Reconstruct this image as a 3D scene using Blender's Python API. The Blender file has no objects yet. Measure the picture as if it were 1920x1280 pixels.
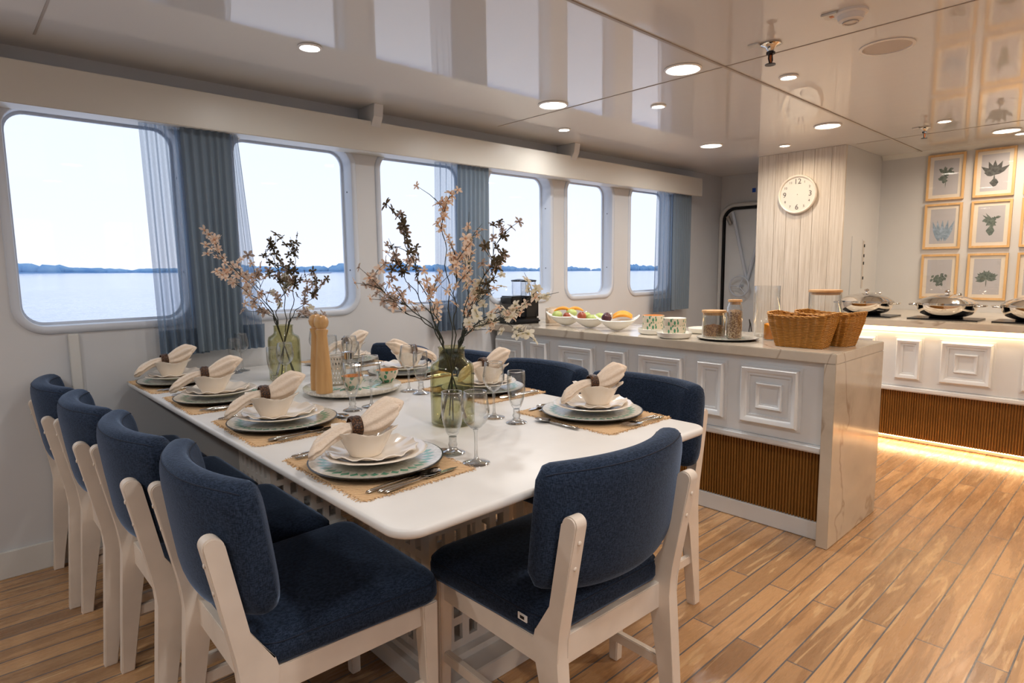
import bpy, bmesh, math, random
from math import sin, cos, pi, radians, sqrt, atan2
from mathutils import Vector, Matrix
S = bpy.context.scene
COL = S.collection
random.seed(7)

# ------------------------------------------------------------------ camera, sky, exposure
cam_d = bpy.data.cameras.new('camera')
cam = bpy.data.objects.new('camera', cam_d); COL.objects.link(cam)
cam_d.sensor_fit = 'HORIZONTAL'; cam_d.sensor_width = 36.0; cam_d.lens = 36.0*1151/1920
cam_d.clip_start = 0.02; cam_d.clip_end = 8000
XA = Vector((1245, 151, -1151)).normalized()
YA = Vector((-1080, 125, -1151)); YA = (YA - XA*YA.dot(XA)).normalized()
ZA = XA.cross(YA)
cam.matrix_world = Matrix.Translation((0, 0, 1.25)) @ Matrix((XA, YA, ZA)).to_4x4()
S.camera = cam
cam_d.dof.use_dof = False
S.view_settings.view_transform = 'Standard'; S.view_settings.look = 'None'
S.view_settings.gamma = 1.0; S.view_settings.use_curve_mapping = False
S.view_settings.exposure = 0.0
W = bpy.data.worlds.new('hazy_sky'); S.world = W; W.use_nodes = True
wn = W.node_tree; wn.nodes.clear()
wo = wn.nodes.new('ShaderNodeOutputWorld'); wb = wn.nodes.new('ShaderNodeBackground')
wt = wn.nodes.new('ShaderNodeTexCoord'); ws = wn.nodes.new('ShaderNodeSeparateXYZ'); wr = wn.nodes.new('ShaderNodeValToRGB')
wn.links.new(wt.outputs['Generated'], ws.inputs[0]); wn.links.new(ws.outputs['Z'], wr.inputs[0])
e = wr.color_ramp.elements
e[0].position = 0.0; e[0].color = (0.80, 0.85, 1.0, 1); e[1].position = 0.6; e[1].color = (0.66, 0.79, 1.0, 1)
e2 = wr.color_ramp.elements.new(0.16); e2.color = (0.74, 0.83, 1.0, 1)
wn.links.new(wr.outputs[0], wb.inputs[0]); wb.inputs[1].default_value = 1.32
wn.links.new(wb.outputs[0], wo.inputs[0])
S.cycles.max_bounces = 10; S.cycles.diffuse_bounces = 5; S.cycles.glossy_bounces = 4
S.cycles.transmission_bounces = 10; S.cycles.transparent_max_bounces = 12
S.cycles.caustics_reflective = False; S.cycles.caustics_refractive = False
S.cycles.sample_clamp_indirect = 6.0
LAMP_W = .95      # multiplier of every ceiling lamp

# ------------------------------------------------------------------ material helpers
def lin(c):
    return tuple((x/12.92 if x <= .04045 else ((x+.055)/1.055)**2.4) for x in [v/255 for v in c]) + (1,)
MATS = {}
def mat(name, col=(200, 200, 200), rough=.5, metal=0, spec=.5, trans=0, ior=1.45, sheen=0, coat=0, emit=None, es=0, alpha=1, sss=0):
    m = bpy.data.materials.new(name); m.use_nodes = True
    p = m.node_tree.nodes['Principled BSDF']
    p.inputs['Base Color'].default_value = lin(col)
    p.inputs['Roughness'].default_value = rough; p.inputs['Metallic'].default_value = metal
    p.inputs['Specular IOR Level'].default_value = spec; p.inputs['IOR'].default_value = ior
    p.inputs['Transmission Weight'].default_value = trans
    p.inputs['Sheen Weight'].default_value = sheen; p.inputs['Coat Weight'].default_value = coat
    p.inputs['Coat Roughness'].default_value = .05
    if emit: p.inputs['Emission Color'].default_value = lin(emit); p.inputs['Emission Strength'].default_value = es
    MATS[name] = m
    return m
class N:
    def __init__(s, m): s.t = m.node_tree; s.p = s.t.nodes['Principled BSDF']
    def n(s, typ, **k):
        x = s.t.nodes.new('ShaderNode'+typ)
        for a, v in k.items(): setattr(x, a, v)
        return x
    def l(s, a, b): s.t.links.new(a, b)
    def tex(s, out='Object', scale=(1, 1, 1), rot=(0, 0, 0)):
        c = s.n('TexCoord'); m = s.n('Mapping'); m.inputs['Scale'].default_value = scale; m.inputs['Rotation'].default_value = rot
        s.l(c.outputs[out], m.inputs[0]); return m.outputs[0]
    def noise(s, v, sc, det=3, rough=.5, dist=0):
        x = s.n('TexNoise'); x.inputs['Scale'].default_value = sc; x.inputs['Detail'].default_value = det
        x.inputs['Roughness'].default_value = rough; x.inputs['Distortion'].default_value = dist
        s.l(v, x.inputs['Vector']); return x.outputs['Fac']
    def ramp(s, f, stops):
        r = s.n('ValToRGB'); el = r.color_ramp.elements
        while len(el) > 2: el.remove(el[-1])
        for i, (p, c) in enumerate(stops):
            q = el[i] if i < 2 else el.new(p)
            q.position = p; q.color = lin(c) if len(c) == 3 else c
        s.l(f, r.inputs[0]); return r.outputs[0]
    def mix(s, f, a, b, mode='MIX'):
        x = s.n('MixRGB', blend_type=mode)
        for i, v in enumerate((f, a, b)):
            if isinstance(v, (int, float)): x.inputs[i].default_value = v
            elif isinstance(v, tuple): x.inputs[i].default_value = lin(v) if len(v) == 3 else v
            else: s.l(v, x.inputs[i])
        return x.outputs[0]
    def math(s, op, a, b=None, c=None):
        x = s.n('Math', operation=op)
        for i, v in enumerate((a, b, c)):
            if v is None: continue
            if isinstance(v, (int, float)): x.inputs[i].default_value = v
            else: s.l(v, x.inputs[i])
        return x.outputs[0]
    def bump(s, h, st=.3, d=.002):
        b = s.n('Bump'); b.inputs['Strength'].default_value = st; b.inputs['Distance'].default_value = d
        s.l(h, b.inputs['Height']); s.l(b.outputs[0], s.p.inputs['Normal'])
    def base(s, c): s.l(c, s.p.inputs['Base Color'])

def speckle(name, col, amt=8, scale=30, **k):
    m = mat(name, col, **k); n = N(m); v = n.tex()
    lo = tuple(max(0, c-amt) for c in col); hi = tuple(min(255, c+amt) for c in col)
    n.base(n.ramp(n.noise(v, scale), [(.3, lo), (.7, hi)])); return m

speckle('wall_paint', (206, 208, 210), 3, 2, rough=.38)
speckle('trim_paint', (214, 214, 210), 3, 3, rough=.3)
speckle('valance_paint', (214, 212, 204), 3, 2, rough=.35)
speckle('cabinet_paint', (222, 226, 228), 3, 4, rough=.35)
speckle('table_paint', (224, 222, 218), 4, 5, rough=.36)
m = speckle('chair_paint', (226, 214, 200), 6, 9, rough=.42)
mat('frame_rim', (205, 212, 222), .25); mat('black_rubber', (14, 16, 18), .5)
m = mat('ceiling_gloss', (222, 221, 219), .045, spec=.5, ior=1.62); n = N(m); v = n.tex(scale=(9, .9, 1))
n.bump(n.noise(v, 1.4, 1), .05, .006)
mat('joint_strip', (170, 160, 150), .4); mat('recess_dark', (96, 96, 100), .6)
# floor planks run along x
m = mat('floor_planks', (205, 150, 95), .42); n = N(m); v = n.tex()
br = n.n('TexBrick'); n.l(v, br.inputs['Vector']); br.offset = .37; br.offset_frequency = 2; br.squash = 1
for k_, v_ in {'Scale': 1, 'Mortar Size': .0026, 'Brick Width': 1.15, 'Row Height': .083, 'Bias': 0, 'Mortar Smooth': .1}.items(): br.inputs[k_].default_value = v_
br.inputs['Color1'].default_value = (0, 0, 0, 1); br.inputs['Color2'].default_value = (1, 1, 1, 1); br.inputs['Mortar'].default_value = (.5, .5, .5, 1)
tone = n.ramp(br.outputs['Color'], [(0, (158, 124, 92)), (.35, (180, 140, 100)), (.7, (196, 152, 108)), (1, (206, 164, 118))])
v2 = n.tex(scale=(.9, 9, 1)); vb = n.mix(.6, v2, br.outputs['Color'], 'ADD')
g1 = n.noise(vb, 1.6, 5, .6, 1.2); g2 = n.noise(vb, 9, 4, .6, .6)
c1 = n.mix(n.ramp(g1, [(.48, (0, 0, 0)), (.56, (255, 255, 255))]), tone, (132, 96, 66), 'MIX'); c1n = n.mix(.45, tone, c1)
pale = n.mix(n.math('MULTIPLY', n.ramp(n.noise(vb, 2.3, 3, .5, 1.5), [(.60, (0, 0, 0)), (.64, (255, 255, 255))]), .5), c1n, (226, 190, 142))
c2 = n.mix(n.math('MULTIPLY', g2, .28), pale, (120, 86, 58))
n.base(n.mix(br.outputs['Fac'], c2, (96, 94, 96))); n.bump(n.math('SUBTRACT', 1.0, br.outputs['Fac']), .4, .002)
n.l(n.ramp(g2, [(.3, (120, 120, 120)), (.8, (170, 170, 170))]), n.p.inputs['Roughness'])
# marble
m = mat('marble', (215, 205, 190), .12, spec=.6); n = N(m); v = n.tex()
b0 = n.ramp(n.noise(v, 2.2, 5, .6, .5), [(.3, (178, 168, 152)), (.5, (198, 188, 172)), (.75, (210, 201, 186))])
w = n.noise(v, 1.3, 4, .5, .9); vein = n.ramp(n.math('ABSOLUTE', n.math('SUBTRACT', w, .5)), [(0, (255, 255, 255)), (.012, (0, 0, 0))])
n.base(n.mix(n.math('MULTIPLY', vein, .6), b0, (138, 118, 98)))
# whitewashed cladding, fluted wood, light woods
m = mat('whitewashed_boards', (214, 206, 192), .5); n = N(m); v = n.tex(scale=(1, 38, .9))
q = n.noise(v, 3.0, 4, .7, .1); n.base(n.ramp(q, [(.3, (188, 176, 160)), (.5, (212, 203, 189)), (.72, (228, 221, 210))])); n.bump(q, .4, .004)
def wood(name, a, b, sc=(30, 30, 2), rough=.4):
    m = mat(name, a, rough); n = N(m); v = n.tex(scale=sc); n.base(n.ramp(n.noise(v, 1.5, 4, .6, .4), [(.3, a), (.7, b)])); return m
wood('fluted_wood', (134, 92, 38), (158, 112, 52)); wood('mill_wood', (196, 150, 96), (218, 176, 122), (26, 26, 3), .3)
wood('oak_frame', (206, 166, 112), (224, 186, 134)); wood('bamboo', (196, 148, 98), (214, 170, 118))
# fabrics
def fabric(name, a, b, sheen):
    m = mat(name, a, .92, spec=.15, sheen=sheen); n = N(m); v = n.tex(scale=(1, 1, .2)); v2 = n.tex(scale=(.2, .2, 1)); h = n.math('ADD', n.noise(v, 620, 0), n.noise(v2, 620, 0))
    n.base(n.ramp(n.math('MULTIPLY', h, .5), [(.36, a), (.64, b)])); n.bump(h, .5, .0008)
    n.p.inputs['Sheen Roughness'].default_value = .35; n.p.inputs['Sheen Tint'].default_value = (.5, .66, .95, 1); return m
fabric('navy_fabric', (24, 34, 49), (48, 60, 80), .4)
mat('navy_piping', (24, 34, 52), .8)
fabric('linen', (226, 208, 188), (236, 220, 202), .1)
def cloth(name, col, transp, trl=.5):
    m = mat(name, col, .9); t = m.node_tree; p = t.nodes['Principled BSDF']; o = t.nodes['Material Output']
    tr = t.nodes.new('ShaderNodeBsdfTransparent'); tl = t.nodes.new('ShaderNodeBsdfTranslucent'); tl.inputs[0].default_value = lin(col)
    a = t.nodes.new('ShaderNodeMixShader'); a.inputs[0].default_value = trl; b = t.nodes.new('ShaderNodeMixShader')
    lw = t.nodes.new('ShaderNodeLayerWeight'); lw.inputs['Blend'].default_value = .5; ma = t.nodes.new('ShaderNodeMath'); ma.operation = 'MULTIPLY_ADD'; ma.use_clamp = True
    ma.inputs[1].default_value = -transp*1.25; ma.inputs[2].default_value = transp*1.2; t.links.new(lw.outputs['Facing'], ma.inputs[0]); t.links.new(ma.outputs[0], b.inputs[0])
    t.links.new(p.outputs[0], a.inputs[1]); t.links.new(tl.outputs[0], a.inputs[2]); t.links.new(a.outputs[0], b.inputs[1]); t.links.new(tr.outputs[0], b.inputs[2]); t.links.new(b.outputs[0], o.inputs[0])
    return m
cloth('sheer_curtain', (136, 156, 178), .46, .5); cloth('dense_curtain', (126, 142, 156), .04, .25); cloth('curtain_hem', (122, 138, 154), .12, .35)
# thin glass: clear in the middle, mirror-like towards grazing view
def thin(name, tint=(1, 1, 1), f0=.04, edge=.85, power=4, edge_tint=None):
    m = mat(name); t = m.node_tree; o = t.nodes['Material Output']; t.nodes.remove(t.nodes['Principled BSDF'])
    tr = t.nodes.new('ShaderNodeBsdfTransparent'); tr.inputs[0].default_value = tuple(tint)+(1,)
    gl = t.nodes.new('ShaderNodeBsdfGlossy'); gl.inputs['Roughness'].default_value = .015
    lw = t.nodes.new('ShaderNodeLayerWeight'); lw.inputs['Blend'].default_value = .5
    pw = t.nodes.new('ShaderNodeMath'); pw.operation = 'POWER'; pw.inputs[1].default_value = power; t.links.new(lw.outputs['Facing'], pw.inputs[0])
    ma = t.nodes.new('ShaderNodeMath'); ma.operation = 'MULTIPLY_ADD'; ma.inputs[1].default_value = edge; ma.inputs[2].default_value = f0; t.links.new(pw.outputs[0], ma.inputs[0])
    if edge_tint:
        mc = t.nodes.new('ShaderNodeMixRGB'); mc.inputs[1].default_value = tuple(tint)+(1,); mc.inputs[2].default_value = tuple(edge_tint)+(1,); t.links.new(pw.outputs[0], mc.inputs[0]); t.links.new(mc.outputs[0], tr.inputs[0])
    mx = t.nodes.new('ShaderNodeMixShader'); t.links.new(ma.outputs[0], mx.inputs[0]); t.links.new(tr.outputs[0], mx.inputs[1]); t.links.new(gl.outputs[0], mx.inputs[2]); t.links.new(mx.outputs[0], o.inputs[0])
thin('pane_glass', (.99, .995, 1), .02, .5, 5); thin('clear_glass', (.985, .99, .99), .05, .9, 2.4, (.86, .89, .89)); thin('green_glass', (.86, .85, .70), .04, .6, 3.2, (.58, .58, .38)); thin('stem_glass', (.98, .985, .985), .2, .85, 1.8, (.8, .83, .83)); thin('lip_glass', (.97, .98, .98), .45, .5, 1.5); thin('glazing', (1, 1, 1), .05, .6, 5)
mat('solid_glass', (250, 253, 252), 0.0, trans=1, ior=1.45)
mat('steel', (200, 196, 190), .12, metal=1); mat('chrome', (225, 222, 218), .06, metal=1); mat('dark_metal', (60, 62, 66), .3, metal=1)
mat('porcelain', (238, 228, 214), .12, spec=.6); mat('white_ceramic', (236, 234, 228), .15); mat('mug_beige', (208, 188, 164), .3); mat('black_plastic', (14, 17, 22), .25); mat('black_lacquer', (16, 14, 14), .3)
m = mat('rattan', (88, 54, 30), .45); n = N(m); v = n.tex(scale=(1, 1, 1)); vo = n.n('TexVoronoi'); vo.inputs['Scale'].default_value = 220; n.l(v, vo.inputs['Vector']); n.base(n.ramp(vo.outputs['Distance'], [(.1, (120, 78, 42)), (.6, (46, 26, 14))])); n.bump(vo.outputs['Distance'], .6, .002)
m = mat('jute', (206, 166, 120), .85); n = N(m); v = n.tex(); w1 = n.n('TexWave', wave_type='BANDS', bands_direction='DIAGONAL'); w1.inputs['Scale'].default_value = 60; w1.inputs['Distortion'].default_value = 4; n.l(v, w1.inputs['Vector'])
n.base(n.mix(w1.outputs['Fac'], (188, 148, 104), (238, 204, 160))); n.bump(w1.outputs['Fac'], .7, .002)
def wicker(name, a, b, sx, sz):
    m = mat(name, b, .55); n = N(m); v = n.tex(); w1 = n.n('TexWave', bands_direction='X'); w1.inputs['Scale'].default_value = sx; w2_ = n.n('TexWave', bands_direction='Z'); w2_.inputs['Scale'].default_value = sz
    w3 = n.n('TexWave', bands_direction='Y'); w3.inputs['Scale'].default_value = sx
    for w_ in (w1, w2_, w3): n.l(v, w_.inputs['Vector'])
    h = n.math('MULTIPLY', n.math('ADD', w1.outputs['Fac'], w3.outputs['Fac']), .5); h = n.math('ADD', n.math('MULTIPLY', h, .6), n.math('MULTIPLY', w2_.outputs['Fac'], .4))
    n.base(n.ramp(h, [(.1, a), (.9, b)])); n.bump(h, .9, .004); return m
m = mat('wicker_basket', (200, 142, 60), .45); n = N(m); v = n.tex(); w1 = n.n('TexWave', bands_direction='Z'); w1.inputs['Scale'].default_value = 42; w1.inputs['Distortion'].default_value = .6; w1.inputs['Detail'].default_value = 0; n.l(v, w1.inputs['Vector'])
n.base(n.mix(n.math('MULTIPLY', n.noise(v, 45, 2), .45), n.mix(w1.outputs['Fac'], (142, 88, 24), (216, 156, 70)), (150, 96, 30))); n.bump(w1.outputs['Fac'], .9, .003)
# mosaic plate patterns
def mosaic(name, r0, wd, cnt, green=(84, 150, 118)):
    m = mat(name, (226, 222, 208), .14, spec=.7); n = N(m); c = n.n('TexCoord'); sp = n.n('SeparateXYZ'); n.l(c.outputs['Object'], sp.inputs[0])
    x, y = sp.outputs[0], sp.outputs[1]
    r = n.math('SQRT', n.math('ADD', n.math('MULTIPLY', x, x), n.math('MULTIPLY', y, y)))
    a = n.math('MULTIPLY', n.math('ADD', n.math('ARCTAN2', y, x), pi), cnt/(2*pi))
    tri = n.math('MULTIPLY', n.math('ABSOLUTE', n.math('SUBTRACT', n.math('FRACT', a), .5)), 2.2)
    rr = n.math('ABSOLUTE', n.math('DIVIDE', n.math('SUBTRACT', r, r0), wd))
    mk = n.math('LESS_THAN', n.math('ADD', tri, rr), 1.0)
    vo = n.n('TexVoronoi'); vo.inputs['Scale'].default_value = 90; n.l(c.outputs['Object'], vo.inputs['Vector'])
    pearl = n.ramp(vo.outputs['Distance'], [(0, (236, 232, 222)), (.6, (206, 200, 186))])
    n.base(n.mix(mk, pearl, n.mix(n.noise(c.outputs['Object'], 25, 1), (70, 132, 104), (120, 178, 150)))); return m
mosaic('charger_mosaic', .128, .017, 34); mosaic('susan_mosaic', .10, .035, 22); mosaic('tray_mosaic', .07, .02, 16)
def leafy(name, sc):
    m = mat(name, (226, 214, 192), .2); n = N(m); v = n.tex(scale=(1, 1, .55)); vo = n.n('TexVoronoi'); vo.inputs['Scale'].default_value = sc; vo.inputs['Randomness'].default_value = .8; n.l(v, vo.inputs['Vector'])
    mk = n.ramp(vo.outputs['Distance'], [(.36, (255, 255, 255)), (.42, (0, 0, 0))]); n.base(n.mix(mk, (228, 216, 194), (84, 148, 112))); return m
leafy('leaf_mosaic', 55); leafy('leaf_mosaic_fine', 85)
mat('terracotta_inside', (214, 140, 66), .3)
m = mat('oats', (196, 160, 116), .9); n = N(m); vo = n.n('TexVoronoi'); vo.inputs['Scale'].default_value = 150; n.l(n.tex(), vo.inputs['Vector']); n.base(n.ramp(vo.outputs['Distance'], [(.1, (228, 198, 156)), (.7, (128, 90, 56))])); n.bump(vo.outputs['Distance'], .8, .003)
m = mat('granola', (196, 160, 116), .9); n = N(m); vo = n.n('TexVoronoi'); vo.inputs['Scale'].default_value = 200; n.l(n.tex(), vo.inputs['Vector']); n.base(n.ramp(vo.outputs['Distance'], [(.1, (206, 160, 108)), (.7, (112, 70, 40))])); n.bump(vo.outputs['Distance'], .8, .003)
mat('orange_juice', (240, 150, 30), .2); mat('corn_flakes', (226, 168, 70), .7)
speckle('fruit_green', (176, 190, 112), 16, 20, rough=.35); speckle('fruit_red', (150, 70, 44), 26, 24, rough=.3); speckle('fruit_plum', (74, 38, 44), 12, 20, rough=.25); speckle('papaya', (240, 160, 50), 14, 30, rough=.4); mat('papaya_skin', (120, 140, 74), .5)
def petal_mat(name, a, b):
    m = mat(name, a, .7); n = N(m); c = n.n('TexCoord'); sp = n.n('VectorMath', operation='LENGTH'); n.l(c.outputs['Object'], sp.inputs[0])
    n.base(n.ramp(n.math('MULTIPLY', sp.outputs['Value'], 45), [(.05, b), (.30, a)])); n.p.inputs['Transmission Weight'].default_value = 0
    t = n.t; tl = t.nodes.new('ShaderNodeBsdfTranslucent'); tl.inputs[0].default_value = lin(a); mx = t.nodes.new('ShaderNodeMixShader'); mx.inputs[0].default_value = .4
    t.links.new(n.p.outputs[0], mx.inputs[1]); t.links.new(tl.outputs[0], mx.inputs[2]); t.links.new(mx.outputs[0], t.nodes['Material Output'].inputs[0]); return m
petal_mat('petal_peach', (246, 222, 200), (226, 150, 70)); petal_mat('petal_white', (240, 234, 216), (206, 190, 120)); petal_mat('petal_dusty', (190, 170, 156), (120, 84, 60))
petal_mat('petal_dark', (96, 84, 62), (70, 50, 30)); mat('stem_dark', (44, 48, 36), .6); mat('leaf_grey', (120, 128, 112), .7)
mat('lamp_trim', (232, 230, 226), .4); mat('speaker_grille', (200, 194, 188), .7)
mat('lens_warm', (255, 250, 240), .5, emit=(255, 246, 232), es=9); mat('led_warm', (255, 230, 190), .5, emit=(255, 214, 150), es=6)
mat('blue_tape', (30, 90, 200), .6); mat('paper_grey', (196, 196, 202), .6); mat('mat_board', (240, 232, 218), .7); speckle('print_grey', (100, 114, 108), 26, 70, rough=.8); speckle('print_dark', (84, 88, 88), 24, 60, rough=.8); speckle('print_blue', (150, 172, 194), 24, 50, rough=.8)
mat('print_glass', (255, 255, 255), .03, trans=1)
mat('clock_rim', (236, 228, 214), .25); mat('clock_face', (222, 217, 206), .5); mat('ink_grey', (96, 92, 90), .6); mat('ink_black', (20, 20, 24), .6); mat('tag_white', (240, 240, 238), .7); mat('brass_red', (190, 110, 60), .3, metal=.6)
m = mat('river_water', (150, 172, 205), .12, spec=.5); n = N(m); v = n.tex(scale=(1, 1, 1)); q = n.noise(v, .35, 4, .6); n.bump(q, .5, .25); n.base(n.ramp(n.noise(v, .02, 3), [(.3, (150, 170, 205)), (.7, (176, 190, 216))]))
m = mat('haze_tinted_forest', (90, 130, 170), .95, spec=.05); n = N(m); n.base(n.ramp(n.noise(n.tex(), .12, 4), [(.3, (112, 152, 192)), (.7, (140, 172, 198))]))  # distance haze is put into the base colour as pale blue
mat('hull_grey', (150, 160, 180), .6)

# ------------------------------------------------------------------ mesh helpers
def link(name, bm, m, parent=None, smooth=None, loc=None, rot=None):
    bmesh.ops.recalc_face_normals(bm, faces=bm.faces)
    me = bpy.data.meshes.new(name); bm.to_mesh(me); bm.free()
    for x in (m if isinstance(m, (list, tuple)) else [m]): me.materials.append(MATS[x])
    o = bpy.data.objects.new(name, me); COL.objects.link(o)
    if smooth is not None:
        for p in me.polygons: p.use_smooth = True
        try: me.set_sharp_from_angle(angle=radians(smooth))
        except Exception: pass
    if parent: o.parent = parent
    if loc: o.location = loc
    if rot: o.rotation_euler = rot
    return o
def tag(o, label, cat, group=None, kind=None):
    if label: o['label'] = label
    if cat: o['category'] = cat
    if group: o['group'] = group
    if kind: o['kind'] = kind
    return o
def thing(name, label, cat, loc=(0, 0, 0), rz=0, group=None):
    o = bpy.data.objects.new(name, None); COL.objects.link(o); o.empty_display_size = .05
    o.location = loc; o.rotation_euler = (0, 0, rz); return tag(o, label, cat, group)
def struct(name, bm, m, **k):
    o = link(name, bm, m, **k); o['kind'] = 'structure'; return o
def copy_tree(o, parent=None):
    c = o.copy(); COL.objects.link(c)
    if parent: c.parent = parent
    for ch in KIDS.get(o.name, []): copy_tree(ch, c)
    return c
KIDS = {}
def freeze(o):
    KIDS[o.name] = list(o.children)
    for c in o.children: freeze(c)
    return o
def B(): return bmesh.new()
def box(bm, x0, x1, y0, y1, z0, z1, mi=0):
    v = [bm.verts.new(p) for p in ((x0, y0, z0), (x1, y0, z0), (x1, y1, z0), (x0, y1, z0), (x0, y0, z1), (x1, y0, z1), (x1, y1, z1), (x0, y1, z1))]
    for f in ((0, 3, 2, 1), (4, 5, 6, 7), (0, 1, 5, 4), (1, 2, 6, 5), (2, 3, 7, 6), (3, 0, 4, 7)):
        q = bm.faces.new([v[i] for i in f]); q.material_index = mi
    return v
def bevel(bm, w=.003, seg=2):
    bmesh.ops.bevel(bm, geom=list(bm.edges), offset=w, segments=seg, affect='EDGES', clamp_overlap=True); return bm
def bbox_(x0, x1, y0, y1, z0, z1, w=.003, seg=2):
    b = B(); box(b, x0, x1, y0, y1, z0, z1); return bevel(b, w, seg)
def ring_faces(bm, a, b, mi=0):
    n_ = len(a)
    for i in range(n_):
        j = (i+1) % n_
        try: bm.faces.new((a[i], a[j], b[j], b[i])).material_index = mi
        except ValueError: pass
def lathe(bm, prof, seg=32, c=(0, 0, 0), mi=0, close=True, fr=None):
    """prof: (r, z) list; fr(theta, r, z, k) may deform."""
    rings = []
    for k, (r, z) in enumerate(prof):
        if r < 1e-6: rings.append([bm.verts.new((c[0], c[1], c[2]+z))]); continue
        ring = []
        for i in range(seg):
            t = 2*pi*i/seg
            rr, zz = (r, z) if fr is None else fr(t, r, z, k)
            ring.append(bm.verts.new((c[0]+rr*cos(t), c[1]+rr*sin(t), c[2]+zz)))
        rings.append(ring)
    for a, b in zip(rings, rings[1:]):
        if len(a) == 1 and len(b) == 1: continue
        if len(a) == 1:
            for i in range(seg): bm.faces.new((a[0], b[i], b[(i+1) % seg])).material_index = mi
        elif len(b) == 1:
            for i in range(seg): bm.faces.new((a[i], b[0], a[(i+1) % seg])).material_index = mi
        else: ring_faces(bm, a, b, mi)
    return rings
def tube(bm, pts, r, seg=8, cap=True, mi=0, flat=1.0):
    pts = [Vector(p) for p in pts]; rs = r if isinstance(r, (list, tuple)) else [r]*len(pts)
    rings = []; up = Vector((0, 0, 1)); prev = None
    for i, p in enumerate(pts):
        d = (pts[min(i+1, len(pts)-1)]-pts[max(i-1, 0)]).normalized()
        if prev is None: a = d.orthogonal() if abs(d.dot(up)) > .95 else d.cross(up)
        else: a = prev - d*prev.dot(d)
        a.normalize(); prev = a; b = d.cross(a)
        rings.append([bm.verts.new(p+(a*cos(2*pi*k/seg)+b*sin(2*pi*k/seg)*flat)*rs[i]) for k in range(seg)])
    for a, b in zip(rings, rings[1:]): ring_faces(bm, a, b, mi)
    if cap:
        bm.faces.new(rings[0]).material_index = mi; bm.faces.new(rings[-1][::-1]).material_index = mi
    return rings
def rrect(x0, x1, y0, y1, r, k=6):
    pts = []
    for cx, cy, a0 in ((x1-r, y1-r, 0), (x0+r, y1-r, 90), (x0+r, y0+r, 180), (x1-r, y0+r, 270)):
        for i in range(k+1): a = radians(a0+90*i/k); pts.append((cx+r*cos(a), cy+r*sin(a)))
    return pts
def inset(pts, d):
    n_ = len(pts); out = []
    for i in range(n_):
        a = Vector(pts[i-1]); b = Vector(pts[i]); c = Vector(pts[(i+1) % n_])
        n1 = Vector(((b-a).y, -(b-a).x)); n2 = Vector(((c-b).y, -(c-b).x)); nn = (n1.normalized() if n1.length else n1)+(n2.normalized() if n2.length else n2)
        nn = nn.normalized() if nn.length else nn; out.append((b.x-nn.x*d, b.y-nn.y*d))
    return out
def loft(bm, layers, cap=True, mi=0):
    rings = [[bm.verts.new(p) for p in L] for L in layers]
    for a, b in zip(rings, rings[1:]): ring_faces(bm, a, b, mi)
    if cap: bm.faces.new(rings[0][::-1]).material_index = mi; bm.faces.new(rings[-1]).material_index = mi
    return rings
def slab(pts, prof):
    """prof: list of (inset, z)"""
    bm = B(); loft(bm, [[(x, y, z) for x, y in inset(pts, d)] for d, z in prof]); return bm
def prism(bm, poly, y0, y1, mi=0):   # polygon in xz, extruded along y
    a = [bm.verts.new((x, y0, z)) for x, z in poly]; b = [bm.verts.new((x, y1, z)) for x, z in poly]
    ring_faces(bm, a, b, mi); bm.faces.new(a[::-1]).material_index = mi; bm.faces.new(b).material_index = mi
def sphere(bm, c, r, sc=(1, 1, 1), u=16, v=10, mi=0):
    q = bmesh.ops.create_uvsphere(bm, u_segments=u, v_segments=v, radius=r)['verts']
    for x in q: x.co = Vector((x.co.x*sc[0]+c[0], x.co.y*sc[1]+c[1], x.co.z*sc[2]+c[2]))
    if mi:
        for x in q:
            for f in x.link_faces: f.material_index = mi
    return q

# ------------------------------------------------------------------ room shell
ZC = 2.145; YW = 3.2; XB = 5.9; XF = -2.6; YR = -2.7
b = B(); box(b, XF-.1, XB+.1, YR-.1, YW+.1, -.06, 0); struct('floor', b, 'floor_planks')
b = B(); box(b, XF-.1, XB+.1, YR-.1, YW+.1, ZC, ZC+.06); struct('ceiling', b, 'ceiling_gloss')
WIN = [(.24, .87), (1.12, 1.75), (1.94, 2.57), (2.775, 3.375), (3.565, 4.11), (4.37, 4.95)]
EXTRA = [(-2.2, -1.57), (-1.4, -.77), (-.58, .05)]
WZ0, WZ1, WR = 1.03, 1.915, .085
def wall_with_windows(name, y, sign, wins, xa, xb, m):
    b = B(); wins = sorted(wins); edges = [xa]+[(p[1]+q[0])/2 for p, q in zip(wins, wins[1:])]+[xb]
    for dy in (0, .1*sign):
        Y = y+dy
        for (x0, x1), e0, e1 in zip(wins, edges, edges[1:]):
            inner = rrect(x0, x1, WZ0, WZ1, WR, 6); outer = []
            for i, (px, pz) in enumerate(inner):
                c, t = divmod(i, 7); t = t/6
                if c == 0: q = (e1, pz+(ZC-WZ1+WR*0+(WZ1-pz))*min(1, t*2)) if t <= .5 else (e1+(px-e1)*(t-.5)*2, ZC)
                elif c == 1: q = (px+(e0-px)*min(1, t*2), ZC) if t <= .5 else (e0, ZC+(pz-ZC)*(t-.5)*2)
                elif c == 2: q = (e0, pz+(0-pz)*min(1, t*2)) if t <= .5 else (e0+(px-e0)*(t-.5)*2, 0)
                else: q = (px+(e1-px)*min(1, t*2), 0) if t <= .5 else (e1, pz*(t-.5)*2)
                outer.append(q)
            ring_faces(b, [b.verts.new((p, Y, q)) for p, q in inner], [b.verts.new((p, Y, q)) for p, q in outer])
    bmesh.ops.remove_doubles(b, verts=b.verts, dist=1e-5)
    return struct(name, b, m)
wall_with_windows('wall_left', YW, 1, WIN+EXTRA, XF, XB, 'wall_paint')
RW = [(-1.9, -1.2), (-.8, -.1), (.4, 1.1), (1.6, 2.3), (2.8, 3.5)]
wall_with_windows('wall_right', YR, -1, RW, XF, XB, 'wall_paint')
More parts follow.
